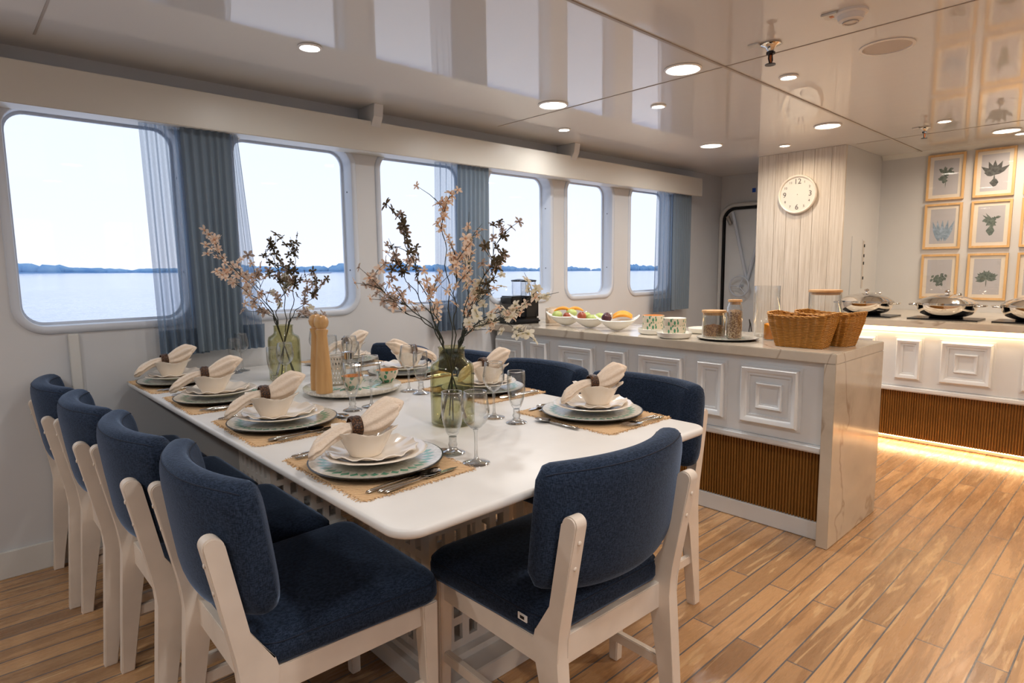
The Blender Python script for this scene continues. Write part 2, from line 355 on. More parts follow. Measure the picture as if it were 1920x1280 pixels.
b = B(); box(b, XF-.1, XF, YR-.1, YW+.1, 0, ZC); struct('wall_front', b, 'wall_paint')
b = B(); box(b, XB, XB+.1, YR-.1, YW+.1, 0, ZC); struct('wall_back', b, 'wall_paint')
def window(i, x0, x1, y, sg):
    r = thing('window_%d' % i, None, None, ((x0+x1)/2, y, WZ0)); r['kind'] = 'structure'
    def L(d, yy): return [(px-(x0+x1)/2, yy*sg, pz-WZ0) for px, pz in rrect(x0-d, x1+d, WZ0-d, WZ1+d, WR+d, 8)]
    b = B(); loft(b, [L(.0, .102), L(.0, -.004), L(.004, -.008), L(.030, -.008), L(.034, -.002), L(.034, .004)], cap=False); link('window_frame', b, 'frame_rim', r, 60)
    b = B(); loft(b, [L(0, .086), L(-.012, .086), L(-.012, .098), L(0, .098)], cap=False); link('gasket', b, 'frame_rim', r)
    b = B(); loft(b, [L(-.004, .090), L(-.004, .094)]); link('pane', b, 'pane_glass', r)
    for zz in (.22, .66):
        b = B(); tube(b, [(x1-(x0+x1)/2-.0005, .045*sg, zz), (x1-(x0+x1)/2-.003, .045*sg, zz)], .004); link('bolt', b, 'dark_metal', r)
for i, (x0, x1) in enumerate(WIN+EXTRA): window(i+1, x0, x1, YW, 1)
for i, (x0, x1) in enumerate(RW): window(i+10, x0, x1, YR, -1)
b = B(); box(b, XF, 5.4, YW-.015, YW, 0, .115); bevel(b, .003); struct('baseboard_left', b, 'trim_paint')
b = B(); box(b, .385, .425, YW-.012, YW, .116, .992); bevel(b, .003); struct('trim_1', b, 'trim_paint')
b = B(); box(b, XF, 5.29, 3.06, 3.085, 1.895, 2.058); box(b, XF, 5.29, 3.086, YW, 1.90, 1.915); bevel(b, .003); struct('trim_3', b, 'valance_paint')
k = 4
for x in (-1.44, .2, 1.84, 3.48):
    b = B(); prism(b, [(3.06, 2.03), (3.09, 2.0), (3.2, 2.0), (3.2, ZC-.001), (3.02, ZC-.001), (3.03, 2.08)], x-.028, x+.028)
    for v in b.verts: v.co = Vector((v.co.y, v.co.x, v.co.z))
    struct('trim_%d' % k, b, 'wall_paint'); k += 1
for pts in ((XF, XB, 1.455, 1.467), ):
    b = B(); box(b, pts[0], pts[1], pts[2], pts[3], ZC-.004, ZC-.0005); struct('trim_%d' % k, b, 'joint_strip'); k += 1
for x in (.35, 2.69):
    b = B(); box(b, x-.004, x+.004, YR, 3.0, ZC-.002, ZC-.0005); struct('trim_%d' % k, b, 'joint_strip'); k += 1
for x in (5.12, ):
    b = B(); box(b, x-.003, x+.003, YR, 1.7, ZC-.002, ZC-.0005); struct('trim_%d' % k, b, 'joint_strip'); k += 1
# ceiling corner moulding round the column and back wall
b = B(); prism(b, [(XB, 2.145), (XB, 2.11), (XB-.035, 2.145)], YR, 1.745); struct('trim_%d' % k, b, 'trim_paint'); k += 1
# clock column with vertical whitewashed boards
b = B(); yy = 1.75
bw = [.105, .13, .09, .12, .1, .15]; tot = sum(bw)
for w_ in bw:
    ww = w_/tot*(2.43-1.75); box(b, 5.08, 5.1, yy+.0012, yy+ww-.0012, 0, ZC-.001); yy += ww
struct('trim_%d' % k, b, 'whitewashed_boards'); k += 1
b = B(); box(b, 5.1, XB, 1.75, 2.43, 0, ZC-.001); struct('wall_column', b, 'wall_paint')
b = B(); box(b, 5.28, 5.56, 1.742, 1.7499, .9, 1.47); bevel(b, .002); box(b, 5.5, 5.545, 1.7395, 1.7425, .95, 1.45)
struct('trim_%d' % k, b, 'wall_paint'); k += 1
sw = thing('control_strip', 'narrow vertical strip of dark switches on the side of the white column', 'switch', (5.522, 1.7395, 1.2))
b = B(); box(b, -.014, .014, -.006, 0, -.14, .24); bevel(b, .002); link('plate', b, 'speaker_grille', sw)
for z in (-.06, .06, .12, .2):
    b = B(); box(b, -.007, .007, -.011, -.006, z-.012, z+.012); bevel(b, .001); link('switch_button', b, 'black_plastic', sw)

# ------------------------------------------------------------------ outside: river, far bank, skiff
tilt = Matrix.Translation((0, 0, 1.25)) @ Matrix.Rotation(radians(.64), 4, Vector((.676, .727, 0))) @ Matrix.Translation((0, 0, -1.25))
b = B(); v = [b.verts.new(p) for p in ((-3000, 14, -2.3), (3500, 14, -2.3), (3500, 700, -2.3), (-3000, 700, -2.3))]; b.faces.new(v)
o = struct('water', b, 'river_water'); o.matrix_world = tilt
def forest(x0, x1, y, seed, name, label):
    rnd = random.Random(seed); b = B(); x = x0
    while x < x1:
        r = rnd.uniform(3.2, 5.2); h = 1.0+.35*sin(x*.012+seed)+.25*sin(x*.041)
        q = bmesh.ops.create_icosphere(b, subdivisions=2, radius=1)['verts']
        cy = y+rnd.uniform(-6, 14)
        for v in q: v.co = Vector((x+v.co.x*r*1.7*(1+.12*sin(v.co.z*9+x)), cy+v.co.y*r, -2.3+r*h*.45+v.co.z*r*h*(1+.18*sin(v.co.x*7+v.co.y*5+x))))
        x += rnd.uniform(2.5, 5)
    o = link(name, b, 'haze_tinted_forest', smooth=80); tag(o, label, 'trees', kind='stuff'); o.matrix_world = tilt; return o
forest(-420, 3000, 585, 3, 'far_treeline', 'haze-tinted blue-green line of trees on the far river bank')
b = B(); box(b, -500, 3200, 575, 640, -2.4, -1.6); o = struct('far_bank', b, 'haze_tinted_forest'); o.matrix_world = tilt
b = B(); tube(b, [(-7, 0, .5), (-5, 0, .15), (0, 0, 0), (4, 0, .1), (6, 0, .45)], [.15, .6, .8, .7, .3], 8, flat=.5)
o = link('skiff', b, 'hull_grey', smooth=60); o.matrix_world = tilt @ Matrix.Translation((205, 420, -2.2)) @ Matrix.Rotation(radians(-35), 4, 'Z'); tag(o, 'small low boat far out on the river seen through the second window', 'boat')

# ------------------------------------------------------------------ ceiling lamps and fittings
def lamp(x, y, r, power, label, temp=(1, .93, .84), group=None):
    t = thing('downlight', label, 'ceiling light', (x, y, ZC), 0, group)
    b = B(); lathe(b, [(r-.001, 0), (r+.010, -.001), (r+.012, -.004), (r+.004, -.009), (r-.002, -.006), (r-.002, 0)], 40); link('trim_ring', b, 'lamp_trim', t, 40)
    b = B(); lathe(b, [(0, -.003), (r-.002, -.003), (r-.002, 0), (0, 0)], 40); link('diffuser', b, 'lens_warm', t)
    l = bpy.data.lights.new('bulb', 'AREA'); l.shape = 'DISK'; l.size = 2*r-.006; l.energy = power*LAMP_W; l.color = temp; l.spread = radians(165)
    lo = bpy.data.objects.new('bulb', l); COL.objects.link(lo); lo.parent = t; lo.location = (0, 0, -.0045)
    return t
cool = (1, .975, .95); warm = (1, .80, .60)
big = [(2.57, 2.41, cool, 'large round downlight above the table, nearest the window side'), (2.57, 1.60, cool, 'large round downlight beside the crossing of the ceiling joints'),
       (4.30, 1.605, warm, 'large round downlight in front of the clock column'), (4.31, 2.43, cool, 'large round downlight between last windows and column'), (5.41, .855, warm, 'large round downlight above the framed plant prints')]
for x, y, c, L in big: lamp(x, y, .072, 7, L, c)
small = [(1.18, 2.445, cool, 'small recessed downlight above the first curtain side of the table', .036), (3.07, 2.78, cool, 'small recessed downlight nearest the pelmet'), (3.04, 2.045, cool, 'small recessed downlight between two large ones over the table'),
         (3.06, 1.33, warm, 'small recessed downlight beside the metal sprinkler head'), (4.74, 2.07, warm, 'small recessed downlight just above the wall clock'), (4.74, 1.065, warm, 'small recessed downlight near the rear sprinkler'), (5.6, .8, warm, 'small recessed downlight at the right edge over the framed prints')]
for s_ in small: lamp(s_[0], s_[1], s_[4] if len(s_) > 4 else .032, 3, s_[3], s_[2])
for x, y, c in ((.9, .3, cool), (.9, -.9, cool), (-.9, .9, cool), (-.9, -.6, cool), (-.9, 2.2, cool), (2.57, .2, warm), (2.57, -1.2, warm), (4.3, .2, warm), (4.3, -1.2, warm)):  # unseen fill lamps, added to brighten the room
    lamp(x, y, .072, 9, 'added round fill downlight %s, over the %s' % ('behind the camera' if x < 1 else 'right of the table', {(.9, .3): 'nearest floor', (.9, -.9): 'far corner', (-.9, .9): 'middle aisle', (-.9, -.6): 'rear corner', (-.9, 2.2): 'rear window side', (2.57, .2): 'aisle by the near counter end', (2.57, -1.2): 'aisle far from the table', (4.3, .2): 'aisle before the serving dishes', (4.3, -1.2): 'end of the back counter'}[(x, y)]), c, 'added fill downlights out of view')
t = thing('ceiling_speaker', 'large round flush ceiling speaker with pale mesh grille', 'speaker', (2.96, .885, ZC))
b = B(); lathe(b, [(.1, 0), (.102, -.004), (.09, -.006), (.088, -.002), (.088, 0)], 48); link('speaker_rim', b, 'lamp_trim', t, 40)
b = B(); lathe(b, [(0, -.003), (.088, -.003), (.088, 0)], 48); link('speaker_mesh', b, 'speaker_grille', t)
t = thing('smoke_detector', 'round white smoke detector beside a small square label at the top edge', 'smoke detector', (2.47, .86, ZC))
b = B(); lathe(b, [(.055, 0), (.055, -.008), (.045, -.012), (.04, -.03), (.022, -.036), (0, -.036)], 36); link('detector_body', b, 'lamp_trim', t, 40)
b = B(); lathe(b, [(.02, -.037), (.026, -.037), (.026, -.039), (.02, -.039), (.02, -.037)], 28); link('vent_ring', b, 'speaker_grille', t)
b = B(); box(b, -.055, -.0, .03, .085, -.008, -.0005); bevel(b, .002); link('label_plate', b, 'trim_paint', t); b = B(); box(b, -.035, -.018, .05, .062, -.0095, -.008); link('red_mark', b, 'brass_red', t)
def sprinkler(x, y, label, s):
    t = thing('sprinkler', label, 'sprinkler', (x, y, ZC))
    b = B(); lathe(b, [(0, 0), (.035*s, 0), (.037*s, -.006*s), (.02*s, -.014*s), (.012*s, -.03*s), (0, -.03*s)], 24); link('escutcheon', b, 'chrome', t, 40)
    b = B(); lathe(b, [(0, -.03*s), (.016*s, -.032*s), (.016*s, -.042*s), (0, -.044*s)], 6); tube(b, [(.012*s, 0, -.042*s), (.016*s, 0, -.06*s), (.004*s, 0, -.078*s)], .003*s); tube(b, [(-.012*s, 0, -.042*s), (-.016*s, 0, -.06*s), (-.004*s, 0, -.078*s)], .003*s); link('sprinkler_frame', b, 'dark_metal', t, 40)
    b = B(); tube(b, [(0, 0, -.044*s), (0, 0, -.078*s)], .004*s); link('glass_bulb', b, 'brass_red', t)
    b = B(); lathe(b, [(0, -.078*s), (.02*s, -.078*s), (.02*s, -.081*s), (0, -.081*s)], 20); link('deflector', b, 'dark_metal', t)
    b = B(); box(b, -.05*s, -.01*s, .03*s, .07*s, -.006, -.0005); link('label_plate', b, 'trim_paint', t)
sprinkler(2.56, 1.19, 'metal sprinkler head hanging by the ceiling joint, nearest the camera', 1.05)
sprinkler(4.86, 1.2, 'smaller-looking rear sprinkler head by the reflected picture frames', .9)
b = B(); box(b, 1.76, 1.80, YW-.003, YW-.001, 1.945, 1.953); tag(link('masking_tape', b, 'blue_tape'), 'thin blue tape strip above the second window', 'tape')
b = B(); box(b, XB-.002, XB-.0005, 2.84, 2.875, 1.96, 2.0); tag(link('masking_tape', b, 'blue_tape'), 'square of blue tape on the wall left of the clock column', 'tape')

# ------------------------------------------------------------------ watertight door in the back wall
t = thing('door_1', None, None, (XB, 2.6, 0)); t['kind'] = 'structure'
def ringx(y0, y1, z0, z1, r, xx): return [(xx, p-2.6, q) for p, q in rrect(y0, y1, z0, z1, r, 8)]
def R3(d, xx): return ringx(1.95-d, 3.13+d, .12-d, 1.80+d, .10+d, xx)
b = B(); loft(b, [R3(.07, -.002), R3(.07, -.03), R3(.055, -.045), R3(.04, -.045), R3(.03, -.03), R3(.03, -.002)], cap=False); link('door_frame', b, 'trim_paint', t, 50)
b = B(); loft(b, [R3(.03, -.002), R3(.03, -.034), R3(.008, -.034), R3(.008, -.002)], cap=False); link('gasket', b, 'black_rubber', t, 50)
b = B(); loft(b, [R3(.0, -.002), R3(0, -.02), R3(-.01, -.026)]); link('door_panel', b, 'cabinet_paint', t, 50)
b = B(); tube(b, [(-.06, .44, 1.78), (-.06, .30, 1.22), (-.06, .27, 1.1)], .016, 10); tube(b, [(-.06, .10, 1.78), (-.06, .24, 1.22), (-.06, .27, 1.1)], .016, 10); link('door_dog', b, 'frame_rim', t, 50)
b = B(); tube(b, [(-.10, .33+.10*cos(a*pi/12), 1.05+.10*sin(a*pi/12)) for a in range(25)], .009, 8, cap=False)
for a in (0, 2, 4): tube(b, [(-.10, .33+.1*cos(a), 1.05+.1*sin(a)), (-.10, .33, 1.05)], .006)
tube(b, [(-.026, .33, 1.05), (-.12, .33, 1.05)], .014); link('door_handle', b, 'frame_rim', t, 50)
b = B(); tube(b, [(-.045, .50, 1.74), (-.05, .46, 1.66)], .02, 8); link('clamp', b, 'steel', t, 50)

# ------------------------------------------------------------------ curtains
def sheet(xt0, xt1, xb0, xb1, z0, z1, y, amp, folds, seed, m, name, parent, thick=.0, nz=14):
    rnd = random.Random(seed); ph = [rnd.uniform(0, 6) for _ in range(5)]; b = B(); nx = folds*10; g = []
    for j in range(nz+1):
        q = j/nz; z = z1+(z0-z1)*q; row = []
        for i in range(nx+1):
            u = i/nx; uu = u+.012*sin(u*9+ph[3]+q*2); x = (xt0+(xt1-xt0)*uu)*(1-q)+(xb0+(xb1-xb0)*uu)*q
            yy = y+amp*(.5+.5*q)*sin(u*folds*2*pi+ph[0]+.7*sin(u*5+ph[1])+.25*q*sin(3*u+ph[2]))
            row.append(b.verts.new((x, yy, z)))
        g.append(row)
    for r0, r1 in zip(g, g[1:]):
        for i in range(nx): b.faces.new((r0[i], r0[i+1], r1[i+1], r1[i]))
    return link(name, b, m, parent, 180)
def curtain(label, T, D, Bm, zb, hem, seed):
    """T: sheer span at top, Bm at bottom, D: dense spans (top0,top1,bot0,bot1)"""
    t = thing('curtain', label, 'curtain', (0, 0, 0)); zt = 1.925
    y = 3.132
    o1 = sheet(D[0], D[1], D[2], D[3], zb+.01, zt, y-.02, .012, max(4, int((D[1]-D[0])/.035)), seed, 'dense_curtain', 'curtain_panel', t)
    nf = 5
    if T[0] < D[0]: a = sheet(T[0], D[0]+.05, Bm[0], D[2]+.05, zb, zt, y, .016, nf, seed+1, 'sheer_curtain', 'sheer_panel', t); sheet(Bm[0]-.0, D[2]+.05, Bm[0], D[2]+.05, zb, zb+hem, y+.004, .016, nf, seed+1, 'curtain_hem', 'hem', a, nz=2)
    if T[1] > D[1]: a = sheet(D[1]-.05, T[1], D[3]-.05, Bm[1], zb, zt, y, .016, nf, seed+2, 'sheer_curtain', 'sheer_panel', t); sheet(D[3]-.05, Bm[1], D[3]-.05, Bm[1], zb, zb+hem, y+.004, .016, nf, seed+2, 'curtain_hem', 'hem', a, nz=2)
    b = B(); tube(b, [(T[0]-.03, y-.01, zt+.004), (T[1]+.03, y-.01, zt+.004)], .005, 8); link('curtain_rail', b, 'steel', t)
curtain('widest blue-grey curtain between the first and second windows, hanging nearest the camera', (.70, 1.12), (.86, 1.08, .88, 1.08), (.72, 1.20), .865, .12, 11)
curtain('blue-grey curtain over the right side of the third window behind the tall flowers', (2.29, 2.70), (2.45, 2.70, 2.42, 2.68), (2.27, 2.69), .86, .12, 31)
curtain('blue-grey curtain over the last window near the door', (4.66, 5.2), (4.90, 5.2, 4.90, 5.18), (4.64, 5.2), .845, .12, 51)

# ------------------------------------------------------------------ dining table
TZ = .765; KT = 1.0275; TX0, TX1, TY0, TY1 = .581, 1.690, .93, 3.19
t = thing('dining_table', 'long white dining table with lattice pedestals reaching to the window wall', 'table', (1.105, 2.04, 0))
pts = rrect(TX0-1.105, TX1-1.105, TY0-2.04, TY1-2.04, .06, 8)
link('tabletop', slab(pts, [(.07, TZ-.04), (.012, TZ-.024), (.003, TZ-.019), (0, TZ-.014), (0, TZ-.005), (.003, TZ-.0012), (.007, TZ)]), 'table_paint', t, 40)
def lattice(x0, x1, y0, y1, z0, z1, th=.016):
    b = B(); bar = .026; nx = round((x1-x0)/.068); ny = round((y1-y0)/.068); nz = round((z1-z0)/.078)
    for (a0, a1, n_, ax, pos) in ((x0, x1, nx, 'x', y0), (x0, x1, nx, 'x', y1-th), (y0+th, y1-th, ny, 'y', x0), (y0+th, y1-th, ny, 'y', x1-th)):
        for i in range(n_+1):
            c = a0+bar/2+(a1-a0-bar)*i/n_
            if ax == 'x': box(b, c-bar/2, c+bar/2, pos, pos+th, z0, z1)
            else: box(b, pos, pos+th, c-bar/2, c+bar/2, z0, z1)
        for j in range(nz+1):
            c = z0+bar/2+(z1-z0-bar)*j/nz; e_ = .0008
            if ax == 'x': box(b, a0+e_, a1-e_, pos+e_, pos+th-e_, c-bar/2, c+bar/2)
            else: box(b, pos+e_, pos+th-e_, a0+e_, a1-e_, c-bar/2, c+bar/2)
    return b
for (y0, y1) in ((1.42, 1.76), (2.60, 2.98)):
    link('lattice_pedestal', lattice(.98-1.105, 1.30-1.105, y0-2.04, y1-2.04, .085, TZ-.04), 'table_paint', t)
    b = slab(rrect(.94-1.105, 1.335-1.105, y0-.1-2.04, y1+.1-2.04, .004, 2), [(0, .001), (0, .06), (.006, .064)]); link('pedestal_base', b, 'table_paint', t)
    b = slab(rrect(.965-1.105, 1.315-1.105, y0-.03-2.04, y1+.03-2.04, .004, 2), [(0, .064), (0, .085)]); link('base_step', b, 'table_paint', t)

# ------------------------------------------------------------------ chairs (local +x is the way the sitter faces)
def seat_bm():
    o = []
    base = rrect(-.215, .235, -.235, .235, .05, 7)
    for x, y in base: o.append((x, y*(1-.10*(.235-x)/.45)))
    b = B(); loft(b, [[(x*k-.0*(1-k), y*k, z) for x, y in o] for k, z in ((.88, .405), (.975, .409), (1, .42), (1, .444), (.98, .462), (.93, .475), (.84, .482), (.65, .488), (.4, .491), (.12, .492))]); return b
def back_bm():
    b = B(); nu, nv = 36, 28; rows = []
    for i in range(nu+1):
        u = -1+2*i/nu; s = .234; e = max(0, (abs(u)-.88)/.12); ef = sqrt(max(0, 1-e*e)) if e > 0 else 1
        ef = max(ef, .02); hh = (.147-.010*abs(u)**3)*(.80+.20*ef); th = .041*(.25+.75*ef) if e > 0 else .041
        if i in (0, nu): hh *= .96; th *= .25
        cx = -.243+.070*abs(u)**2.2; cy = s*u*(1-.02*abs(u)); row = []
        ny = -.070*2.2*abs(u)**1.2*(1 if u > 0 else -1)/s; nl = sqrt(1+ny*ny); nx_, ny_ = 1/nl, ny/nl
        for j in range(nv):
            a = 2*pi*j/nv; ca, sa = cos(a), sin(a); p_ = .42
            dt = th*(abs(ca)**.7)*(1 if ca > 0 else -1); dz = hh*(abs(sa)**p_)*(1 if sa > 0 else -1)
            lift = -.018*(1-abs(u)**2) if dz < 0 else -.006*(1-u*u)
            z = .672+dz+lift*1.0; lean = -(z-.5)*.13
            row.append(b.verts.new((cx+nx_*dt+lean, cy+ny_*dt, z)))
        rows.append(row)
    for r0, r1 in zip(rows, rows[1:]): ring_faces(b, r0, r1)
    b.faces.new(rows[0]); b.faces.new(rows[-1][::-1])
    SEAM.clear(); SEAM.extend([[tuple(rw[j].co) for rw in rows[1:-1]] for j in (4, 10)]); return b
SEAM = []
def seam_bm(lines, close=False):
    b = B()
    for L in lines: tube(b, list(L)+([L[0]] if close else []), .0013, 6, cap=not close)
    return b
def rear_leg_bm(s):
    b = B(); top = [(-.290+.021*cos(radians(a))-.003*sin(radians(a)), .695+.021*sin(radians(a))) for a in range(0, 181, 15)]
    poly = [(-.285, 0), (-.250, 0), (-.205, .30), (-.180, .37), (-.176, .40), (-.184, .43), (-.235, .50)]+top+[(-.264, .46), (-.256, .42), (-.256, .38), (-.262, .30)]
    prism(b, poly, s*.197-.017, s*.197+.017)
    bmesh.ops.bevel(b, geom=[e_ for e_ in b.edges if abs(e_.verts[0].co.y-e_.verts[1].co.y) < 1e-6], offset=.003, segments=2, affect='EDGES', clamp_overlap=True); return b
def front_leg_bm(s):
    b = B(); lay = []
    for z, w in ((0, .0145), (.2, .018), (.405, .022)):
        cx = .20+.008*(1-z/.4); cy = s*.200; lay.append([(cx-w, cy-w, z), (cx+w, cy-w, z), (cx+w, cy+w, z), (cx-w, cy+w, z)])
    loft(b, lay); return bevel(b, .003, 2)
def make_chair():
    t = thing('dining_chair', 'x', 'chair', (0, 0, 0), 0, None)
    st = link('seat', seat_bm(), 'navy_fabric', t, 60); bk = link('backrest', back_bm(), 'navy_fabric', t, 70); link('seam', seam_bm(SEAM), 'navy_piping', bk, 80)
    so = [(x*.988, y*(1-.10*(.235-x)/.45)*.988, .4575) for x, y in rrect(-.215, .235, -.235, .235, .05, 7)]; link('seam', seam_bm([so], True), 'navy_piping', st, 80)
    for s in (-1, 1):
        link('leg', rear_leg_bm(s), 'chair_paint', t, 42); link('leg', front_leg_bm(s), 'chair_paint', t, 30)
        link('side_rail', bbox_(-.20, .19, s*.197-.011, s*.197+.011, .345, .405, .002), 'chair_paint', t)
        link('stretcher', bbox_(-.235, .195, s*.198-.009, s*.198+.009, .165, .195, .002), 'chair_paint', t)
        for z in (.60, .66):
            b = B(); sphere(b, (-.291-(z-.6)*.22-.0015, s*.197, z), .005, (.4, 1, 1), 8, 6); link('screw_cap', b, 'chair_paint', t, 60)
    link('front_rail', bbox_(.185, .205, -.19, .19, .345, .405, .002), 'chair_paint', t); link('rear_rail', bbox_(-.225, -.205, -.2, .2, .335, .405, .002), 'chair_paint', t)
    b = B(); box(b, -.165, -.135, .222, .2245, .44, .455); q = link('care_tag', b, 'tag_white', t); q.location = (0, -.006, -.004); q['label'] = 'small white tag with a black mark'
    b = B(); box(b, -.157, -.143, .2246, .2252, .444, .451); r = link('tag_mark', b, 'ink_black', q)
    return t
CH = make_chair(); done = set()
def stretch(o):
    if o.type == 'MESH' and o.data.name not in done:
        done.add(o.data.name)
        for v in o.data.vertices: v.co.y *= 1.065; v.co.z *= 1.03
    for q in o.children: stretch(q)
stretch(CH); freeze(CH)
places = [(.640, 1.450, -1, 'white-legged navy chair nearest the camera on the left side of the table'),
          (.600, 1.955, 0, 'second navy chair from the camera on the left side of the table'),
          (.568, 2.452, 0, 'third navy chair from the camera on the left side of the table'),
          (.540, 2.945, 0, 'navy chair on the left side of the table nearest the window wall'),
          (1.148, 1.10, 88.5, 'navy chair with curved back at the near end of the table'),
          (1.70, 1.345, 180, 'navy chair on the counter side of the table next to the end chair'),
          (1.70, 1.87, 180, 'second navy chair from the camera on the counter side of the table'),
          (1.69, 2.36, 180, 'third navy chair on the counter side, partly behind the tall vase'),
          (1.60, 2.86, 184, 'navy chair on the counter side of the table nearest the window wall')]
for i, (x, y, a, L) in enumerate(places):
    o = CH if i == 0 else copy_tree(CH)
    o.location = (x, y, 0); o.rotation_euler = (0, 0, radians(a)); o['label'] = L; o['group'] = 'navy dining chairs round the table'

# ------------------------------------------------------------------ place settings
def mat_bm():
    b = B(); rnd = random.Random(4); n_ = 46; m_ = 34; W_, D_ = .30, .40
    top = slab(rrect(-W_/2, W_/2, -D_/2, D_/2, .004, 2), [(0, 0), (0, .0025), (.002, .003)])
    for i in range(60):
        y = -D_/2+D_*(i+.5)/60
        for s in (-1, 1):
            l_ = rnd.uniform(.006, .014); p = [(s*W_/2*.995, y, .0015), (s*(W_/2+l_*.6), y+rnd.uniform(-.002, .002), .0022), (s*(W_/2+l_), y+rnd.uniform(-.004, .004), .0012)]
            tube(top, p, .0011, 4)
    for i in range(46):
        x = -W_/2+W_*(i+.5)/46
        for s in (-1, 1):
            l_ = rnd.uniform(.005, .012); tube(top, [(x, s*D_/2*.995, .0015), (x+rnd.uniform(-.003, .003), s*(D_/2+l_), .0013)], .0011, 4)
    b.free(); return top
def scal(n_, amp): return lambda t, r, z, k: (r*(1+(amp*abs(sin(n_*t/2)) if k in (3, 4, 5, 6) else 0)), z+(.0035*sin(n_*t) if k in (4, 5) else 0))
PROTO = {}
def P_(name, fn): PROTO[name] = freeze(fn()); return PROTO[name]
def put(name, x, y, z, rz, label, cat, group):
    o = PROTO[name]
    if o.get('_used'): o = copy_tree(o)
    else: o['_used'] = 1
    o.location = (x, y, z); o.rotation_euler = (0, 0, radians(rz)); return tag(o, label, cat, group)
def p_mat(): return link('placemat', mat_bm(), 'jute')
def p_charger():
    t = thing('charger_plate', '', 'plate'); b = B(); lathe(b, [(0, 0), (.10, 0), (.135, .006), (.165, .015), (.1665, .018), (.163, .0182), (.12, .012), (0, .012)], 64); link('rim', b, 'black_lacquer', t, 40)
    b = B(); lathe(b, [(0, .0125), (.12, .0126), (.1625, .0189), (.1625, .018), (.12, .0121), (0, .0121)], 64); link('inlay', b, 'charger_mosaic', t, 40); return t
def p_dinner():
    b = B(); lathe(b, [(0, 0), (.07, 0), (.085, .006), (.125, .017), (.130, .0195), (.127, .021), (.09, .012), (.075, .006), (0, .005)], 72, fr=lambda t, r, z, k: (r*(1+(.012*cos(16*t) if k in (4, 5) else 0)), z)); return link('dinner_plate', b, 'porcelain', smooth=50)
def p_salad():
    b = B(); lathe(b, [(0, 0), (.055, 0), (.065, .004), (.095, .014), (.108, .020), (.106, .022), (.08, .012), (.062, .006), (0, .005)], 72, fr=scal(12, .05)); return link('scalloped_plate', b, 'porcelain', smooth=50)
def p_bowl():
    def f(t, r, z, k):
        if 4 <= k <= 9: q = (z-.02)/.05; return r*(1+.10*max(0, q)*cos(4*t)), z+.007*max(0, q)*cos(4*t)+.002*sin(12*t)*(1 if k in (6, 7) else 0)
        return r, z
    b = B(); lathe(b, [(0, 0), (.038, 0), (.040, .003), (.044, .012), (.057, .036), (.065, .054), (.077, .064), (.0775, .066), (.074, .0655), (.0625, .055), (.052, .034), (.036, .010), (0, .007)], 72, fr=f); return link('soup_bowl', b, 'porcelain', smooth=60)
def p_napkin():
    b = B(); ns, nc = 44, 48; rows = []
    for i in range(ns+1):
        s = i/ns; x = -.118+.236*s; d = s-.47
        if d < 0: q = -d/.47; w = .017+.030*q**.8; h = .014+.006*q; zc = -.050*q**1.7; tip = 1 if q < .9 else 1-(q-.9)*4
        else: q = d/.53; w = .017+.052*q**.7; h = .014+.020*sin(min(1, q*1.15)*pi*.8); zc = .020*q+.016*q*q; tip = 1 if q < .72 else 1-((q-.72)/.28)**1.5*.75
        w *= tip; h *= tip; row = []
        for j in range(nc):
            a = 2*pi*j/nc; f = 1+.13*sin(7*a+3*d)*min(1, abs(d)*6); y_ = w*cos(a)*f*.62; z_ = h*sin(a)*f
            if d > 0: z_ += .34*abs(y_)*q*(1.4 if y_ > 0 else .7)
            row.append(b.verts.new((x+(.010*cos(a) if q > .85 else 0), y_+.006*sin(9*s), zc+z_)))
        rows.append(row)
    for r0, r1 in zip(rows, rows[1:]): ring_faces(b, r0, r1)
    b.faces.new(rows[0]); b.faces.new(rows[-1][::-1]); return link('napkin', b, 'linen', smooth=80)
def p_ring():
    b = B(); rows = []
    for i in range(25):
        a = 2*pi*i/24; rows.append([b.verts.new((x, (r)*cos(a), r*sin(a))) for x, r in ((-.014, .0225), (-.012, .026), (-.006, .0275), (0, .0265), (.006, .0275), (.012, .026), (.014, .0225), (0, .0215))])
    for r0, r1 in zip(rows, rows[1:]): ring_faces(b, r0, r1)
    return link('napkin_ring', b, 'rattan', smooth=60)
def cut_bm(kind, L_=.20):
    b = B()
    hl = [(0, .0), (.006, .0055), (.03, .0062), (.07, .0045), (.105, .003), (.125, .0028)]
    tube(b, [(x, 0, .004+(.002*sin(x*20))) for x, r in hl], [max(.001, r) for x, r in hl], 10, flat=.42)
    if kind == 'spoon':
        v = sphere(b, (0, 0, 0), .02, (1.0, .0, .0), 16, 10)
        for q in v:
            pass
        bmesh.ops.delete(b, geom=v, context='VERTS')
        rows = []
        for zz in (0, -.0012):
            g = [[b.verts.new((.152+.030*r*cos(a), .0185*r*sin(a), .0085-.006*(1-r*r)+zz)) for a in [2*pi*k/20 for k in range(20)]] for r in (.05, .35, .7, 1)]; rows.append(g)
            for r0, r1 in zip(g, g[1:]): ring_faces(b, r0, r1)
            b.faces.new(g[0])
        ring_faces(b, rows[0][-1], rows[1][-1])
    elif kind == 'fork':
        box(b, .122, .145, -.010, .010, .0045, .0062); 
        for k_ in range(4): y = -.0085+.0057*k_; tube(b, [(.144, y, .0053), (.165, y, .007), (.19, y*.95, .0055)], [.0019, .0017, .0008], 6)
    else:
        pr = [(.12, -.004), (.12, .006), (.16, .0095), (.205, .0075), (.222, .0), (.20, -.006)]
        lo = [b.verts.new((x, y, .0028)) for x, y in pr]; hi = [b.verts.new((x, y, .0042)) for x, y in pr]; ring_faces(b, lo, hi); b.faces.new(lo[::-1]); b.faces.new(hi)
    return b
